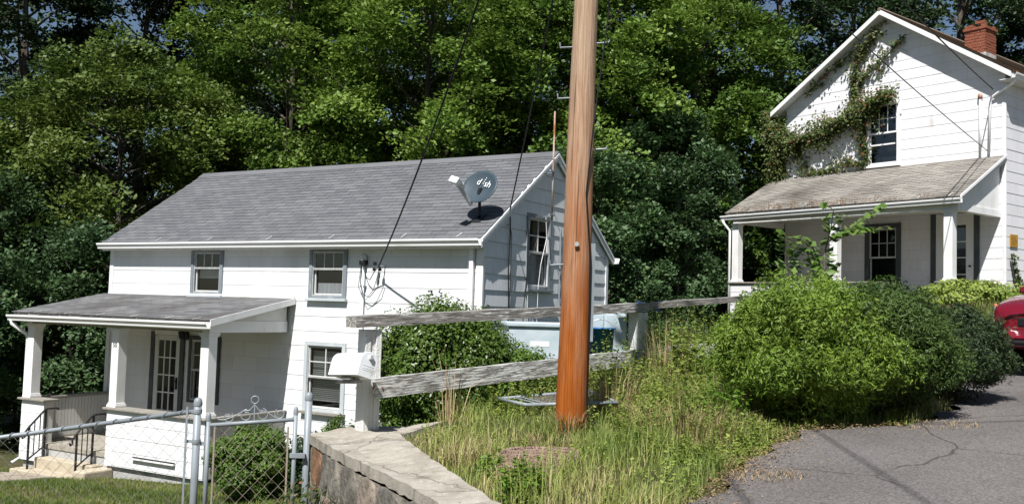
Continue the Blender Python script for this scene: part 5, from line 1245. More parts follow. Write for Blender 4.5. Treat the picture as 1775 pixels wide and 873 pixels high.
for k, d in KINDS.items():
    d['crown'], en = crown_mesh(k+'_crown', **d); d['trunk'] = trunk_mesh(k+'_trunk', d['H'], d['zb'], en, .03*d['H']*.55 if k not in ('shrub', 'slim') else .06, d['seed'])
def tree(kind, x, y, s, rz, label, name='tree', cat='tree', group='trees of the wood behind the houses', sz=1):
    d = KINDS[kind]; t = thing(name, label, cat, (x, y, gz(x, y)-.05), rz, group)
    for nm in ('trunk', 'crown'):
        o = link(nm, d[nm], t); o.scale = (s, s, s*sz)
    return t
tree('olive', -11.4, 27.5, 1.0, .3, 'round olive green maple beyond the left end of the long grey roof')
tree('bright_a', -7.2, 30, .98, 1.1, 'bright green maple rising behind the left half of the long grey roof')
tree('bright_a', -2.6, 28.6, .95, 3.9, 'bright green maple rising behind the middle of the long grey roof')
tree('bright_b', .4, 30.5, 1.05, 2.2, 'green maple rising behind the gable end of the long house')
tree('bright_a', 2.6, 31.5, 1.05, 5.2, 'bright green tree directly behind the upper utility pole')
tree('bright_b', 6.3, 34, 1.1, .8, 'green tree between the pole top and the tall house')
tree('under', 2.3, 24.8, .92, .4, 'dark blue green maple filling the gap right of the long house')
tree('under', 4.4, 29.6, 1.08, 2.4, 'dark maple left of the porch of the tall house')
tree('slim', 4.2, 24.2, .95, 1.2, 'slim pale green young tree left of the tall house porch', group='slim young trees')
tree('slim', 3.4, 21.6, .66, 2.7, 'small leafy young tree right of the long house gable', group='slim young trees')
tree('under', 9.1, 33.5, .95, 4.2, 'dark leafy tree seen through the porch of the tall house')
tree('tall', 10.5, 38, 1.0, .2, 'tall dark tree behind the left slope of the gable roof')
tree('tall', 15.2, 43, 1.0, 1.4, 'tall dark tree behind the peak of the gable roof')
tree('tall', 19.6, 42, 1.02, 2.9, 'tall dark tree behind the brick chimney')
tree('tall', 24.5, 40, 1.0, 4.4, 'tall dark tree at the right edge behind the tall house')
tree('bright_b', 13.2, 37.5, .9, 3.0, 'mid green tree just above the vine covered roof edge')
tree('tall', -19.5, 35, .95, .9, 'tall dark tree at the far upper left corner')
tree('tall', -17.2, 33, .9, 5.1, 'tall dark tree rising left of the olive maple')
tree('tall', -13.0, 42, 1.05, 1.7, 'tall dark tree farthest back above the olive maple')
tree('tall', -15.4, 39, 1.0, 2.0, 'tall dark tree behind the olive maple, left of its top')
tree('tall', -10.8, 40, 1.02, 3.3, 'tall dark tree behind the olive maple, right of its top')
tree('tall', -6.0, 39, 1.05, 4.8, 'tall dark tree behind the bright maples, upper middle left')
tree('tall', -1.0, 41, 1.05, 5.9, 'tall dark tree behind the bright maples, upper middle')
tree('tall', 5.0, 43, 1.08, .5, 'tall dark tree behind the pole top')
tree('under', -13.6, 24.2, .9, 5.0, 'dark leafy tree left of the porch at the picture edge')
tree('shrub', -10.4, 23.0, 1.0, .7, 'leafy shrub just beyond the left end of the porch', 'shrub', 'shrub', 'shrubs left of the porch')
tree('shrub', -12.6, 20.6, .9, 2.2, 'low leafy shrub at the left edge below the porch gutter', 'shrub', 'shrub', 'shrubs left of the porch')
tree('shrub', -8.6, 26.5, 1.0, 3.6, 'leafy shrub behind the rear left corner of the long house', 'shrub', 'shrub', 'shrubs left of the porch')
tree('shrub', 1.5, 23.5, .8, 3.1, 'leafy shrub behind the right rear corner of the long house', 'shrub', 'shrub', 'shrubs between the two houses')
tree('shrub', 3.1, 19.4, .62, 1.0, 'low leafy shrub behind the second rail fence span', 'shrub', 'shrub', 'shrubs between the two houses')
tree('shrub', 2.5, 17.2, .45, 4.0, 'small shrub behind the second fence post', 'shrub', 'shrub', 'shrubs between the two houses')
# far woodland as one mass
rng = np.random.default_rng(50); n = 70000
th = rng.uniform(-.95, .95, n); dd = rng.uniform(52, 64, n); zz = rng.uniform(-4, 26, n)*(.55+.45*rng.random(n))
dn0 = np.sin(th*31)+np.sin(zz*.9+th*17)+.7*np.sin(th*73+zz*1.7); keep = ~((th < -.30) & (zz > 9) & (dn0 > -.5)) & ~((dn0 > 1.2) & (zz > 6)); th, dd, zz = th[keep], dd[keep], zz[keep]
P = np.stack([np.sin(th)*dd, np.cos(th)*dd, zz], 1); N = rng.normal(size=P.shape)*.5+np.array([0, -.4, .6])
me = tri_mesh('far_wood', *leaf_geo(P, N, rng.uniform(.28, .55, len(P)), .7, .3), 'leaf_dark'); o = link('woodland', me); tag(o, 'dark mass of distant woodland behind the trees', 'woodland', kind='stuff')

P = np.stack([rng.uniform(-46, 46, 15000), rng.uniform(-30, -20, 15000), rng.uniform(-3, 13, 15000)*(.6+.4*rng.random(15000))], 1)
me = tri_mesh('street_wood', *leaf_geo(P, rng.normal(size=P.shape)*.5+np.array([0, .4, .6]), rng.uniform(.5, 1.1, len(P)), .8, .3), 'leaf_mid'); o = link('woodland', me); tag(o, 'trees across the street, reflected in the window panes', 'woodland', kind='stuff')

# ---- bushes
def bush(name, label, loc, rad, n, leaf, m, seed, group=None, bumps=46, cat='bush', stems=True, deep=.45, low=.45, asp=.6, wild=.4, shoots=0):
    global rng
    rng = np.random.default_rng(seed); t = thing(name, label, cat, (loc[0], loc[1], loc[2]), 0, group)
    bd = rand_dirs(bumps); bd[:, 2] = np.where(bd[:, 2] < 0, bd[:, 2]*low, bd[:, 2]); bc = bd*rng.uniform(.72, .95, (bumps, 1)); br = rng.uniform(.2, .36, bumps); bt = rng.random(bumps)
    L = rng.integers(0, bumps, n); d = rand_dirs(n)*(rng.random((n, 1))**.33); P = bc[L]+d*br[L][:, None]
    fill = rng.random(n) < deep*.4; P[fill] = (rand_dirs(n)*(rng.random((n, 1))**.4)*.9)[fill]
    P[:, 2] = np.maximum(P[:, 2], -.98)
    N = P*.5+d*.6+np.array([0, 0, .35])+rng.normal(size=(n, 3))*wild
    P = P*np.array(rad)+np.array([0, 0, rad[2]]); tt = np.clip(bt[L]*.4+rng.random(n)*.6, 0, 1)
    V, T, ti = leaf_geo(P, N, leaf*rng.uniform(.7, 1.3, n), asp, .25, tt); link('foliage', tri_mesh('foliage', V, T, ti, m), t)
    ns = shoots
    if ns:
        sd = rand_dirs(ns); sd[:, 2] = np.abs(sd[:, 2])*.9-.1; k_ = 26; Ls = np.repeat(np.arange(ns), k_); f_ = rng.random(ns*k_); ln_ = rng.uniform(.06, .26, ns); bend = rng.normal(size=(ns, 3))*.12
        SP_ = sd*.9*np.array(rad)+np.array([0, 0, rad[2]]); PS = SP_[Ls]+sd[Ls]*(f_*ln_[Ls])[:, None]+bend[Ls]*(f_**2*ln_[Ls]*3)[:, None]+rng.normal(size=(ns*k_, 3))*.012
        link('shoots', tri_mesh('shoots', *leaf_geo(PS, rng.normal(size=PS.shape)+np.array([0, 0, .4]), leaf*rng.uniform(.6, 1.4, len(PS)), asp, .25, np.clip(rng.random(len(PS))*.7+.3, 0, 1)), m), t)
    w = MB(); rr = random.Random(seed)
    for k in range(14):
        a = rr.uniform(0, 6.28); e = Vector((rad[0]*.75*math.cos(a), rad[1]*.75*math.sin(a), rad[2]*rr.uniform(.9, 1.6))); w.tube([(e.x*.1, e.y*.1, -.15), (e.x*.45, e.y*.45, e.z*.5), e], [.022, .014, .005], 5)
    w.build('stems', 'bark', t); return t
bush('boxwood_bush', 'large rounded boxwood behind the fence between mailbox and pole', (-.78, 11.9, -2.12), (.95, .9, 1.13), 100000, .046, 'leaf_box', 11, low=.9, bumps=90, deep=1.1, shoots=160)
bush('boxwood_bush', 'lower spreading green bush behind the lower fence rail beside the boxwood', (.18, 11.6, -1.95), (.62, .7, .76), 30000, .045, 'leaf_mid', 12, low=.9, deep=1.0)
bush('boxwood_bush', 'small round boxwood peeping between mailbox post and gate post', (-2.08, 12.2, gz(-2.08, 12.2)-.05), (.36, .34, .62), 14000, .04, 'leaf_box', 13)
bush('yew_bush', 'dark green bush growing against the porch behind the gate', (-3.55, 13.6, gz(-3.55, 13.6)-.05), (.62, .6, .56), 26000, .045, 'leaf_mid', 14, low=.9, deep=1.0)
bush('yew_bush', 'dark low bush under the front window behind the gate post', (-2.75, 13.7, gz(-2.75, 13.7)-.05), (.5, .45, .5), 8000, .06, 'leaf_dark', 15)
bush('hedge_bush', 'broad bright green bush at the road edge before the tall house', (2.92, 9.28, gz(2.92, 9.28)-.12), (.86, .72, .72), 90000, .05, 'leaf_stage', 16, asp=.28, wild=.8, bumps=80, shoots=420)
bush('hedge_bush', 'broad green bush at the road edge right of the brightest one', (3.62, 9.5, gz(3.62, 9.5)-.12), (.72, .7, .67), 80000, .05, 'leaf_stage_shaded', 17, asp=.28, wild=.8, bumps=80, shoots=380)
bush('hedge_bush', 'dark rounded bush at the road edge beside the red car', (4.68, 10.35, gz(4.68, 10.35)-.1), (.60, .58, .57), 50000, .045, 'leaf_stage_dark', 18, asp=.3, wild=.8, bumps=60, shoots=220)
bush('low_bush', 'pale green low bush at the foot of the tall house corner', (9.6, 19.9, gz(9.6, 19.9)-.35), (1.3, .7, .38), 9000, .07, 'weed', 19)

# ---- climbing vine on the tall house
VP = {'main': [(6.54, 5.7), (6.36, 5.08), (5.87, 5.11), (5.2, 5.19), (4.55, 5.44), (3.93, 5.6), (3.41, 5.84), (2.94, 6.12)],
 'up': [(3.22, 8.0), (3.6, 7.62), (3.94, 7.22), (4.08, 6.59), (4.0, 5.93)], 'up2': [(2.56, 7.58), (2.92, 7.34), (3.33, 6.98), (3.76, 6.7), (3.98, 6.34)],
 'left': [(6.79, 6.09), (6.57, 5.45), (6.4, 4.74), (6.51, 4.15)], 'drop': [(3.75, 5.5), (3.78, 4.94), (3.64, 4.29)],
 'low': [(6.07, 5.22), (5.76, 4.59), (5.47, 4.17), (4.81, 4.16), (4.27, 4.43), (3.74, 4.22)], 'rake': [(5.6, 6.45), (5.03, 6.85), (4.3, 7.3), (3.77, 7.6)]}
VW = {'main': (.52, 9000), 'up': (.36, 1000), 'up2': (.22, 420), 'left': (.46, 3600), 'drop': (.2, 520), 'low': (.32, 1000), 'rake': (.26, 300)}
t = thing('climbing_vine', 'green and reddish vine climbing over the white gable and its window', 'vine', tuple(h2p(-.1, 5, 4.0)), YAW2)
rng = np.random.default_rng(31); PP = []; TT = []; wst = MB()
for k, pl in VP.items():
    wd, n = VW[k]; pl = np.array(pl); d = np.concatenate([[0], np.cumsum(np.hypot(*np.diff(pl, axis=0).T))]); s = rng.uniform(0, d[-1], n)
    x = np.interp(s, d, pl[:, 0]); z = np.interp(s, d, pl[:, 1]); dens_ = .55+.45*np.sin(s*5+len(k)); q = rng.normal(size=(n, 2))*wd*.5*dens_[:, None]
    thick = .22 if k in ('main', 'left') else .1
    P = np.stack([-.05-np.abs(rng.normal(size=n))*thick, x+q[:, 0]-5, z+q[:, 1]-4.0-np.abs(rng.normal(size=n))*.08], 1); P[:, 0] += .1; PP.append(P); TT.append(np.clip(rng.random(n)*1.0, 0, 1))
    wst.tube([(.04, a-5, b-4.0) for a, b in pl], .012, 5)
    for q_ in range(int(d[-1]*7)):
        s0 = rng.uniform(0, d[-1]); x0 = np.interp(s0, d, pl[:, 0])-5; z0 = np.interp(s0, d, pl[:, 1])-4.0; dx0, dz0 = rng.normal()*.22, rng.normal()*.2-.1
        wst.tube([(.06, x0, z0), (.05, x0+dx0*.6, z0+dz0*.4), (.06, x0+dx0, z0+dz0-.06)], .004, 3, False)
P = np.concatenate(PP); N = np.array([-.7, 0, .55])+rng.normal(size=P.shape)*.45
link('foliage', tri_mesh('foliage', *leaf_geo(P, N, rng.uniform(.05, .11, len(P)), .7, .3, np.concatenate(TT)), 'leaf_vine'), t); wst.build('stems', 'bark', t)
t = thing('ivy', 'light green ivy climbing the corner of the tall house by the red car', 'ivy', tuple(h2p(.3, -.05, .5)), YAW2)
n = 420; f = rng.random(n)**1.4; P = np.stack([.12+(1-f)*.62-.3+rng.normal(size=n)*.07*(1.3-f), -.03-np.abs(rng.normal(size=n))*.05, f*1.15+rng.normal(size=n)*.04], 1)
link('foliage', tri_mesh('foliage', *leaf_geo(P, np.array([0, -.8, .4])+rng.normal(size=P.shape)*.4, rng.uniform(.05, .1, n), .75), 'leaf_vine'), t)
w = MB(); w.tube([(.4, -.02, 0), (.1, -.02, .5), (-.15, -.02, 1.1)], .01, 5); w.build('stems', 'bark', t)
# dead weeds sprouting from the porch gutter of the tall house
rng = np.random.default_rng(33); w = MB(); n = 150; v = rng.uniform(.6, 6.6, n); ww = []
for x in v:
    h = rng.uniform(.05, .22)*(1 if x > 2 else .6); b = Vector((U2+rng.uniform(-.08, .15), x, GZ-.02)); w.tube([b, b+Vector((rng.uniform(-.04, .04), rng.uniform(-.05, .05), h))], .004, 3, False)
    for _ in range(4): ww.append(b+Vector((rng.uniform(-.05, .05), rng.uniform(-.06, .06), h*rng.uniform(.5, 1.1))))
base = Vector((0, 0, 0)); t = thing('gutter_weeds', 'dry brown weeds sprouting along the porch gutter of the tall house', 'weeds', tuple(h2p(U2, 3.5, GZ)), YAW2)
t['kind'] = 'stuff'
o = w.build('stalks', 'debris', t, loc=(-U2, -3.5, -GZ)); 
ww = np.array([list(p) for p in ww]); o = link('leaves', tri_mesh('dry_leaves', *leaf_geo(ww, rng.normal(size=ww.shape), rng.uniform(.02, .05, len(ww))), 'litter'), t, loc=(-U2, -3.5, -GZ))

# ---- sapling in front of the tall house porch
def sapling(name, label, base, stems, seed, leaf=.175):
    global rng
    rng = np.random.default_rng(seed); t = thing(name, label, 'sapling', base); B_ = Vector(base); w = MB(); C = []; N = []; D = []; sz = []
    for pl in stems:
        pts = [Vector(p)-B_ for p in pl]; k = len(pts); w.tube(pts, [.014*(1-q/(k)*.7) for q in range(k)], 5)
        for a, b in zip(pts[:-1], pts[1:]):
            L = (b-a).length; m_ = max(1, int(L/.055)); dv = (b-a).normalized(); sd = dv.cross(Vector((0, 0, 1))); sd = sd.normalized() if sd.length > .1 else Vector((1, 0, 0))
            for q in range(m_):
                for s in (-1, 1):
                    if rng.random() < .15: continue
                    c = a.lerp(b, (q+rng.random()*.5)/m_); dr = (dv*.4+sd*s*.9+Vector((0, rng.normal()*.3, -.25))).normalized(); l = leaf*rng.uniform(.6, 1.15)
                    C.append(c+dr*l*.55); D.append(dr); N.append(Vector((rng.normal()*.4, rng.normal()*.4-.35, .8))); sz.append(l)
    w.build('stems', 'bark', t); f = lambda A_: np.array([list(p) for p in A_])
    link('foliage', tri_mesh('foliage', *leaf_geo(f(C), f(N), np.array(sz), .72, .3, D=f(D)), 'leaf_sap'), t); return t
bz = gz(4.5, 14)
def yy(pl): return [(x, 14+.12*math.sin(x*9+z*4), z) for x, z in pl]
sapling('sapling', 'tall leafy sapling with long leaf rows in front of the porch pillar', (4.54, 14, bz), [yy(p) for p in (
  [(4.54, bz), (4.54, .1), (4.54, .6), (4.62, 1.0), (4.66, 1.3), (4.66, 1.57), (4.53, 1.68)], [(4.64, 1.12), (4.85, 1.25), (5.0, 1.35), (5.2, 1.5), (5.42, 1.68)], [(4.66, 1.18), (4.9, 1.28), (5.17, 1.33), (5.46, 1.35)],
  [(4.56, .5), (4.45, .85), (4.36, 1.05), (4.2, 1.2)], [(4.54, .35), (4.4, .6), (4.33, .8), (4.25, 1.0)], [(4.66, 1.3), (4.75, 1.45), (4.8, 1.52)], [(4.55, .6), (4.72, .72), (4.8, .82)])], 41)
sapling('sapling', 'pale leafy sapling at the left end of the tall house porch', (4.10, 14.2, gz(4.1, 14.2)), [yy(p) for p in (
  [(4.10, -.6), (4.08, .1), (4.06, .74), (4.0, 1.2), (3.92, 1.28)], [(4.07, .5), (4.2, .75), (4.26, .85)], [(4.08, .3), (3.95, .55), (3.92, .6)], [(4.08, .9), (4.2, 1.1), (4.22, 1.16)], [(4.09, .1), (4.25, .3), (4.4, .4)], [(4.09, .0), (4.2, .1), (4.5, .16)])], 42, .18)

# ================================================================== ground cover
def blades(P, h, w_, lean_, seed):
    """P (n,3) roots; 3-segment tapered blades"""
    r_ = np.random.default_rng(seed); n = len(P); a = r_.uniform(0, 2*math.pi, n); d = np.stack([np.cos(a), np.sin(a), np.zeros(n)], 1); s = np.stack([-np.sin(a), np.cos(a), np.zeros(n)], 1)
    H_ = h.reshape(-1, 1); L_ = lean_.reshape(-1, 1); W_ = w_.reshape(-1, 1); upv = np.array([0, 0, 1.])
    p0 = P; p1 = P+upv*H_*.55+d*L_*H_*.25; p2 = P+upv*H_*(1-.25*L_)+d*L_*H_*.95
    V = np.stack([p0-s*W_*.5, p0+s*W_*.5, p1-s*W_*.4, p1+s*W_*.4, p2], 1).reshape(-1, 3); i = np.arange(n)[:, None]*5
    T = np.concatenate([i+np.array([[0, 1, 3]]), i+np.array([[0, 3, 2]]), i+np.array([[2, 3, 4]])], 1).reshape(-1, 3)
    return V, T
def scatter(n, x0, x1, y0, y1, cond, seed, clump=.5, csize=.25):
    r_ = np.random.default_rng(seed); x = r_.uniform(x0, x1, n); y = r_.uniform(y0, y1, n)
    den = np.sin(x*3.1+1.3)*np.sin(y*2.7+.4)+.6*np.sin(x*7.3-y*5.1)
    k = cond(x, y) & (r_.random(n) < clump+(1-clump)*np.clip(.5+.6*den, 0, 1)); x, y = x[k], y[k]; return x, y, r_
wall_in = lambda x, y: seg_sd([(.30, 5.55), (-.03, 6.28), (-.31, 6.92), (-.52, 7.46), (-.77, 8.21), (-1.0, 8.84), (-.75, 9.13), (-.6, 9.4), (-.9, 9.9)], x, y)
verge = lambda x, y: (wall_in(x, y) > .02) & (seg_sd(EDGE, x, y) < -.06) & (seg_sd(FENCE, x, y) > -1.6) & ((np.hypot((x-.24)/.34, (y-7.42)/.46) > 1+.25*np.sin(x*19)*np.sin(y*23)) | (np.sin(x*91+y*57) > .55)) & (np.hypot(x-.585, y-8.85) > .17)
x, y, r_ = scatter(150000, -1.3, 5, 5.4, 14.5, lambda x, y: verge(x, y) & ~((np.abs(x-.35) < .5) & (np.abs(y-9.45) < .55) & (np.sin(x*37+y*53) < .75)), 61, .35)
n = len(x); P = np.stack([x, y, ground_z(x, y)], 1); hh = r_.uniform(.06, .25, n)*(.75+.5*np.sin(x*3.7+1)*np.sin(y*3.1))*np.clip(1.2-.18*np.maximum(x-1.2, 0), .5, 1.2)*np.where(r_.random(n) < .06, 1.7, 1)*np.clip(.55+2.2*wall_in(x, y), .5, 1)
V, T = blades(P, hh, r_.uniform(.003, .008, n), r_.uniform(.1, .9, n), 62); tn = np.clip(.5+.30*np.sin(x*2.3+y*1.1)+.22*np.sin(x*7.1-y*4.3)+r_.normal(size=n)*.25, 0, 1)
o = link('grass', tri_mesh('verge_grass', V, T, np.repeat(tn, 3), 'grass')); tag(o, 'long sunlit grass of the verge around the utility pole', 'grass', kind='stuff')
# lawn
lawn = lambda x, y: (seg_sd(FENCE, x, y) < -.45) & (y > 8.0)
Mi = Mh1.inverted()
def in_h1(x, y):
    ca, sa = math.cos(YAW1), math.sin(YAW1); dx, dy = x-X1, y-Y1; u = dx*ca+dy*sa; v = -dx*sa+dy*ca
    return ((u > -1.95) & (u < 5) & (v > 4.1) & (v < 9.2)) | ((u > -.02) & (u < 5) & (v > -.1) & (v < 9.2)) | ((u > -3.6) & (u < -1.9) & (v > 6.9) & (v < 8.7))
x, y, r_ = scatter(130000, -12, -1, 9.5, 19, lambda x, y: lawn(x, y) & ~in_h1(x, y), 63, .6); n = len(x)
V, T = blades(np.stack([x, y, ground_z(x, y)], 1), r_.uniform(.03, .09, n), r_.uniform(.004, .009, n), r_.uniform(.2, 1, n), 64); tn = np.clip(.45+.3*np.sin(x*1.9+y*2.4)+r_.normal(size=n)*.25, 0, 1)
o = link('lawn', tri_mesh('lawn', V, T, np.repeat(tn, 3), 'lawn')); tag(o, 'short sunny lawn grass in front of the porch', 'grass', kind='stuff')
x, y, r_ = scatter(60000, 4.5, 13, 10.5, 22, lambda x, y: (seg_sd(EDGE, x, y) < -.1) & (y-10 < 1.6*(x-3.5)), 99, .5); n = len(x)
V, T = blades(np.stack([x, y, ground_z(x, y)], 1), r_.uniform(.06, .24, n), r_.uniform(.008, .018, n), r_.uniform(.2, 1, n), 100); tn = np.clip(.45+.3*np.sin(x*1.9+y*2.4)+r_.normal(size=n)*.25, 0, 1)
o = link('grass', tri_mesh('bank_grass', V, T, np.repeat(tn, 3), 'lawn')); tag(o, 'rough grass on the bank below the tall house', 'grass', kind='stuff')
# leafy weeds: stems with leaves, denser towards the second fence post
def weed_geo(x, y, h, seed, leaf=.05, per=22, spread=.12):
    r_ = np.random.default_rng(seed); n = len(x); z = ground_z(x, y); C = []; N = []; S = []
    L = np.repeat(np.arange(n), per); f = r_.random(len(L)); az = r_.uniform(0, 6.28, n); ln_ = r_.uniform(0, .35, n)
    px = x[L]+np.cos(az[L])*ln_[L]*h[L]*f*f; py = y[L]+np.sin(az[L])*ln_[L]*h[L]*f*f; a = r_.uniform(0, 6.28, len(L)); q = spread*(1.15-f)*r_.random(len(L))**.5*np.clip(h[L]*1.6, .4, 1.2)
    P = np.stack([px+np.cos(a)*q, py+np.sin(a)*q, z[L]+h[L]*(.08+.92*f)], 1); D = np.stack([np.cos(a), np.sin(a), .3*np.ones(len(L))], 1)
    N = np.stack([np.cos(a)*.2, np.sin(a)*.2, np.ones(len(L))], 1)+r_.normal(size=(len(L), 3))*.4
    g_ = leaf_geo(P, N, leaf*r_.uniform(.6, 1.3, len(L)), .5, .25, np.clip(r_.random(n)[L]*.5+r_.random(len(L))*.5, 0, 1), D)
    st = blades(np.stack([x, y, z], 1), h*1.0, np.full(n, .008), ln_*.6, seed+1)
    return g_, (st[0], st[1], np.repeat(r_.random(n)*.8, 3))
x, y, r_ = scatter(5200, .7, 4.2, 7.0, 13.4, lambda x, y: verge(x, y) & (y > 7.0+.55*np.abs(x-2.0)) & (x > .95), 65, .5); n = len(x)
dn_ = seg_sd(EDGE, x, y); hh = r_.uniform(.18, .62, n)*np.clip(.25-.42*dn_, .3, 1.15)*(.8+.4*np.sin(x*4.1+y*2.2))*(1+.45*sstep(1.0, .2, np.abs(x-2.0))*sstep(9.3, 10.3, y))
g1, g2 = weed_geo(x, y, hh, 66, .036, 30, .10)
V, T, tt = merge([g1, g2]); o = link('weeds', tri_mesh('verge_weeds', V, T, tt, 'weed')); tag(o, 'tangle of leafy green weeds between pole and road edge', 'weeds', kind='stuff')
x, y, r_ = scatter(1400, -1.1, 2.6, 5.6, 10.5, lambda x, y: verge(x, y) & (np.sin(x*5.3+2)*np.sin(y*4.1) > .1), 97, .6); n = len(x)
g1, g2 = weed_geo(x, y, r_.uniform(.08, .24, n), 98, .032, 18, .12); V, T, tt = merge([g1, g2]); o = link('weeds', tri_mesh('grass_weeds', V, T, tt, 'weed')); tag(o, 'small leafy weeds scattered through the verge grass', 'weeds', kind='stuff')
x, y, r_ = scatter(1500, -1.2, 1.4, 9.6, 13.2, lambda x, y: (seg_sd(FENCE, x, y) > -2.5) & (seg_sd(FENCE, x, y) < .5) & (y > 9.9), 67, .5); n = len(x)
g1, g2 = weed_geo(x, y, r_.uniform(.15, .4, n), 68, .06); V, T, tt = merge([g1, g2]); o = link('weeds', tri_mesh('bank_weeds', V, T, tt, 'weed')); tag(o, 'low weeds on the bank below the lower fence rail', 'weeds', kind='stuff')
def weed_plant(label, cx, cy, r, n_, h, seed, m='weed_bright', leaf=.05, name='weed_plant', zfun=None):
    r_ = np.random.default_rng(seed); a = r_.uniform(0, 6.28, n_); q = r*np.sqrt(r_.random(n_)); x, y = cx+q*np.cos(a), cy+q*np.sin(a)
    g1, g2 = weed_geo(x, y, r_.uniform(.5, 1, n_)*h, seed, leaf, 20, .10); b = np.array([cx, cy, gz(cx, cy)]); t = thing(name, label, 'plant', tuple(b), 0, 'weed plants along the verge')
    link('leaves', tri_mesh('leaves', g1[0]-b, g1[1], g1[2], m), t); link('stems', tri_mesh('stems', g2[0]-b, g2[1], g2[2], m), t)
weed_plant('bright green weed at the near corner where concrete cap meets the grass', .10, 6.75, .16, 40, .26, 71)
weed_plant('small bright weed between the concrete cap and the rusty mat', -.12, 7.25, .10, 16, .20, 72)
weed_plant('tall broad leaved weed in front of the second fence post', 1.95, 11.0, .2, 26, .85, 73, 'weed', .09)
weed_plant('leafy weed under the second fence span', 2.5, 11.6, .25, 26, .7, 74, 'weed_bright', .08)
weed_plant('bushy weed in the middle of the verge by the road', 1.9, 8.9, .28, 60, .5, 75, 'weed_bright', .055)
# plant on the wall foot
t = thing('wall_weed', 'creeping green plant on the face of the stone wall near the gate', 'plant', (-1.72, 8.45, -2.0)); rng = np.random.default_rng(76); n = 700
P = np.stack([rng.normal(size=n)*.12, rng.normal(size=n)*.16, rng.uniform(-.4, .42, n)], 1); P[:, 0] -= P[:, 1]*.53
link('leaves', tri_mesh('leaves', *leaf_geo(P, np.array([-.6, -.3, .6])+rng.normal(size=P.shape)*.4, rng.uniform(.03, .06, n), .7), 'leaf_vine'), t)
# dry stalk clumps
def stalks(label, cx, cy, r, n_, h, seed, lean_=.5, m='straw', wdt=.007):
    r_ = np.random.default_rng(seed); a = r_.uniform(0, 6.28, n_); q = r*np.sqrt(r_.random(n_)); b = np.array([cx, cy, gz(cx, cy)]); P = np.stack([q*np.cos(a), q*np.sin(a), np.zeros(n_)], 1)
    V, T = blades(P, r_.uniform(.5, 1.1, n_)*h, np.full(n_, wdt)*r_.uniform(.6, 1.4, n_), r_.uniform(.1, lean_, n_), seed)
    t = thing('dry_stalks', label, 'grass clump', tuple(b), 0, 'clumps of dry stalks'); link('blades', tri_mesh('blades', V, T, np.repeat(r_.random(n_), 3), m), t)
stalks('tall dry tan stalks in front of the second fence post', 1.75, 10.9, .3, 90, .95, 81, .5)
stalks('dry tan grass clump right of the pole foot', 1.05, 9.5, .28, 160, .6, 82, .8)
stalks('dry grass at the foot of the utility pole', .55, 8.62, .16, 90, .34, 83, 1.0)
stalks('dry leaning stalks in front of the boxwood', -.55, 9.3, .14, 26, .75, 84, .9)
stalks('dry brown grass along the inner edge of the concrete cap', -.35, 7.7, .22, 120, .18, 85, 1.2)
stalks('dry straw clump between the pole and the road', 1.5, 8.3, .5, 260, .35, 87, 1.1)
stalks('dry straw clump in the weeds left of the bright bush', 2.0, 9.4, .4, 200, .55, 88, .9)
stalks('dry grass tuft behind the rusty mat', .35, 8.0, .3, 160, .22, 86, 1.2)
# litter along the road edge
rng = np.random.default_rng(91); n = 3800; k = rng.uniform(2, 6.8, n); i = np.minimum(k.astype(int), 7); E_ = np.array(EDGE); p = E_[i]+(E_[i+1]-E_[i])*(k-i)[:, None]; dv = unit(E_[i+1]-E_[i]); nn = np.stack([dv[:, 1], -dv[:, 0]], 1)
off = rng.normal(size=n)*.11-.05; off = np.where(rng.random(n) < .06, np.abs(off)*2.6, off); p = p+nn*off[:, None]
P = np.stack([p[:, 0], p[:, 1], road_z(p[:, 0], p[:, 1])+.012+np.abs(rng.normal(size=n))*.012], 1)
o = link('leaf_litter', tri_mesh('leaf_litter', *leaf_geo(P, np.array([0, 0, 1])+rng.normal(size=P.shape)*.3, rng.uniform(.010, .030, n), .5), 'litter')); tag(o, 'dry brown litter strewn along the road edge', 'litter', kind='stuff')
for (cx, cy, r, n, lb) in ((1.85, 6.95, .24, 260, 'patch of dry straw on the asphalt near the verge'), (3.95, 8.85, .3, 220, 'patch of dry straw at the road edge between the two dark bushes')):
    q = r*np.sqrt(rng.random(n)); a = rng.uniform(0, 6.28, n); x, y = cx+q*np.cos(a)*1.3, cy+q*np.sin(a)*.8; V, T = blades(np.stack([x, y, road_z(x, y)+.006], 1), rng.uniform(.02, .05, n), np.full(n, .005), rng.uniform(.8, 2.2, n), 92)
    o = link('straw', tri_mesh('straw', V, T, np.repeat(rng.random(n), 3), 'straw')); tag(o, lb, 'straw', kind='stuff')
# garden path slabs in front of the steps
MT['path'] = layered('old_path', (.36, .31, .25), [((.22, .18, .13), 4, .45, .7, (1, 1, 1)), ((.10, .11, .04), 7, .6, .75, (1, 1, 1))], rough=.95, bump=.5, bscale=30)
w = MB()
for (u0, u1, v0, v1) in ((-2.95, -2.42, 7.15, 8.75), (-3.5, -2.98, 7.0, 8.4), (-4.05, -3.54, 6.9, 8.2)):
    q = [h1p(u0, v0, 0), h1p(u1, v0, 0), h1p(u1, v1, 0), h1p(u0, v1, 0)]; b = [Vector((p.x, p.y, gz(p.x, p.y)-.08)) for p in q]; w.prism(b, (0, 0, .11))
struct(w.build('path', 'path', bevel=.015))

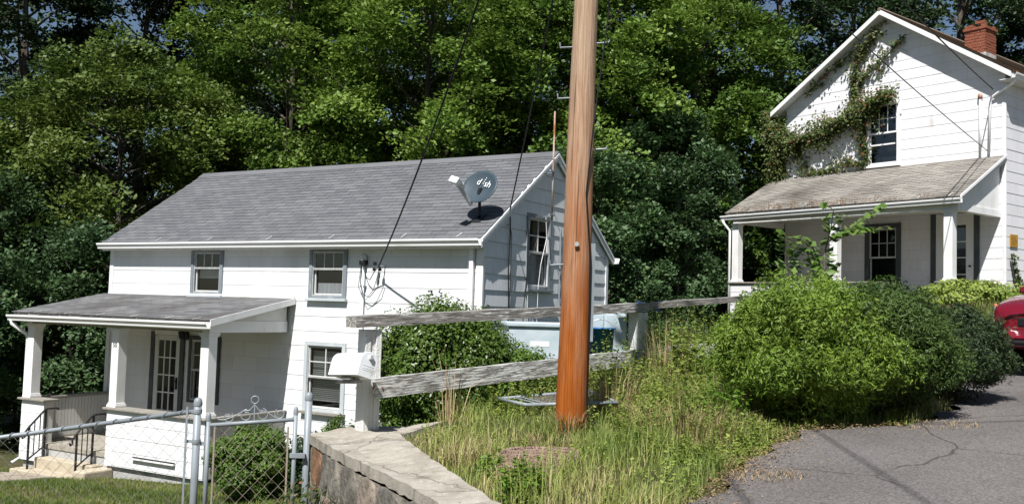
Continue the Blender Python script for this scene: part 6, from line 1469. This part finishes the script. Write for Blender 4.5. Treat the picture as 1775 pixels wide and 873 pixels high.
# ================================================================== red car (nose towards the left, mostly outside the frame)
MT['carpaint'] = mat('red_car_paint', (.15, .004, .012), None, rough=.25, spec=.5)
p_ = MT['carpaint'].node_tree.nodes['Principled BSDF']; p_.inputs['Coat Weight'].default_value = .8; p_.inputs['Coat Roughness'].default_value = .05
MT['lamp_clear'] = mat('headlamp_lens', (.35, .37, .39), (.5, .52, .54), 9, .15, spec=.8); MT['lamp_amber'] = mat('amber_lens', (.75, .16, .01), None, rough=.2, spec=.8)
MT['tyre'] = mat('tyre', (.015, .015, .015), (.03, .03, .03), 20, .85); MT['rim'] = mat('wheel_rim', (.45, .45, .46), None, rough=.3, metal=.8)
cang = math.atan2(-.62, -.78); cz = road_z(7.9, 13.3)
CP = Vector((8.3, 13.1, 0)); CP.z = road_z(CP.x, CP.y)
t = thing('car', 'red parked car whose nose shows behind the dark bush at right', 'car', CP, cang)
# body loft: stations along x (front = +x)
st = [(2.18, .55, .36, .60, .66), (2.12, .72, .24, .70, .74), (1.95, .80, .20, .78, .84), (1.5, .85, .19, .86, .93), (.95, .87, .19, .92, .99), (.2, .88, .19, .95, 1.0), (-.8, .88, .19, .96, 1.0), (-1.5, .86, .20, .97, 1.02), (-1.95, .80, .24, .95, 1.0), (-2.12, .68, .34, .86, .92)]
w = MB(); rows = []
for (x, hw, z0, zs, zt) in st:
    sec = [(0, z0), (hw*.8, z0), (hw*.98, z0+.10), (hw, z0+(zs-z0)*.55), (hw*.985, zs), (hw*.86, zt-.01), (hw*.45, zt+.012), (0, zt+.02)]
    full = [(-a, b) for a, b in reversed(sec[1:])] + sec[:1] if False else None
    ring = [(a, b) for a, b in sec] + [(-a, b) for a, b in reversed(sec[1:-1])]
    rows.append(range(len(w.v), len(w.v)+len(ring))); w.v += [(x, a, b) for a, b in ring]
for A_, B_ in zip(rows[:-1], rows[1:]):
    n = len(A_)
    for q in range(n): w.f.append((A_[q], A_[(q+1) % n], B_[(q+1) % n], B_[q]))
w.f.append(tuple(rows[0])); w.f.append(tuple(reversed(rows[-1])))
o = w.build('body', 'carpaint', t, smooth=True); sb = o.modifiers.new('sub', 'SUBSURF'); sb.levels = 1; sb.render_levels = 2
# cabin
cab = [(.95, .72, .98), (.15, .60, 1.40), (-.95, .60, 1.42), (-1.75, .70, 1.02)]
w = MB(); gl_ = MB(); rows = []
for (x, hw, z) in cab: rows.append((x, hw, z))
tp = [(x, s*hw*.98, z) for (x, hw, z) in cab for s in (-1, 1)]
bs = [(x, s*.80, .97) for (x, hw, z) in cab for s in (-1, 1)]
w.poly([(.15, -.58, 1.40), (.15, .58, 1.40), (-.95, .58, 1.42), (-.95, -.58, 1.42)]); w.build('roof', 'carpaint', t)
gl_ = MB(); gl_.poly([(.98, -.70, .985), (.98, .70, .985), (.17, .57, 1.39), (.17, -.57, 1.39)]); gl_.build('windscreen', mat('car_glass', (.015, .018, .02), None, rough=.05, spec=.9), t)
gl_ = MB(); gl_.poly([(-1.75, -.68, 1.0), (-1.75, .68, 1.0), (-.97, .56, 1.41), (-.97, -.56, 1.41)]); gl_.build('rear_window', bpy.data.materials['car_glass'], t)
for s in (-1, 1):
    gl_ = MB(); gl_.poly([(.9, s*.80, .97), (.15, s*.60, 1.395), (-.95, s*.60, 1.415), (-1.7, s*.78, .99)]); gl_.build('side_window', bpy.data.materials['car_glass'], t)
    for (a, b) in (((1.0, s*.78, .97), (.15, s*.59, 1.40)), ((.15, s*.59, 1.405), (-.95, s*.59, 1.425)), ((-.95, s*.59, 1.42), (-1.78, s*.77, .99)), ((-.4, s*.82, .96), (-.4, s*.60, 1.41))):
        w = MB(); w.beam(a, b, .06, .05); w.build('pillar', 'carpaint', t, bevel=.01)
    w = MB(); w.prism([(2.06, s*.36, .60), (2.10, s*.36, .72), (1.86, s*.78, .76), (1.84, s*.80, .62)], (.04, s*.015, 0)); hl = w.build('headlight', 'lamp_clear', t, bevel=.01)
    w = MB(); w.prism([(1.90, s*.70, .755), (1.86, s*.78, .77), (1.72, s*.84, .80), (1.74, s*.835, .74)], (.03, s*.02, 0)); w.build('indicator', 'lamp_amber', hl, bevel=.006)
    for x in (1.32, -1.35):
        w = MB(); m_ = Matrix.Translation((x, s*.80, .32)) @ Matrix.Rotation(math.pi/2, 4, 'X'); w.lathe([(.19, -.10), (.30, -.10), (.32, -.06), (.32, .06), (.30, .10), (.19, .10), (.19, -.10)], 24, m_); wh = w.build('wheel', 'tyre', t, smooth=True)
        w = MB(); w.lathe([(.001, -s*.07), (.08, -s*.075), (.10, -s*.05), (.18, -s*.06), (.195, -s*.09)], 20, m_); w.build('rim', 'rim', wh, smooth=True)
        w = MB(); w.lathe([(.355, -.12), (.375, .0), (.355, .10)], 24, m_); w.build('wheel_arch', 'black', t)
w = MB(); w.box(2.10, 2.19, -.38, .38, .50, .62); w.build('grille', 'black', t, bevel=.02)
w = MB(); w.box(2.0, 2.19, -.45, .45, .27, .34); w.build('bumper_intake', 'black', t, bevel=.03)
for s in (-1, 1): w = MB(); w.box(.60, .74, s*.92-.07, s*.92+.07, .96, 1.06); w.build('wing_mirror', 'carpaint', t, bevel=.03)
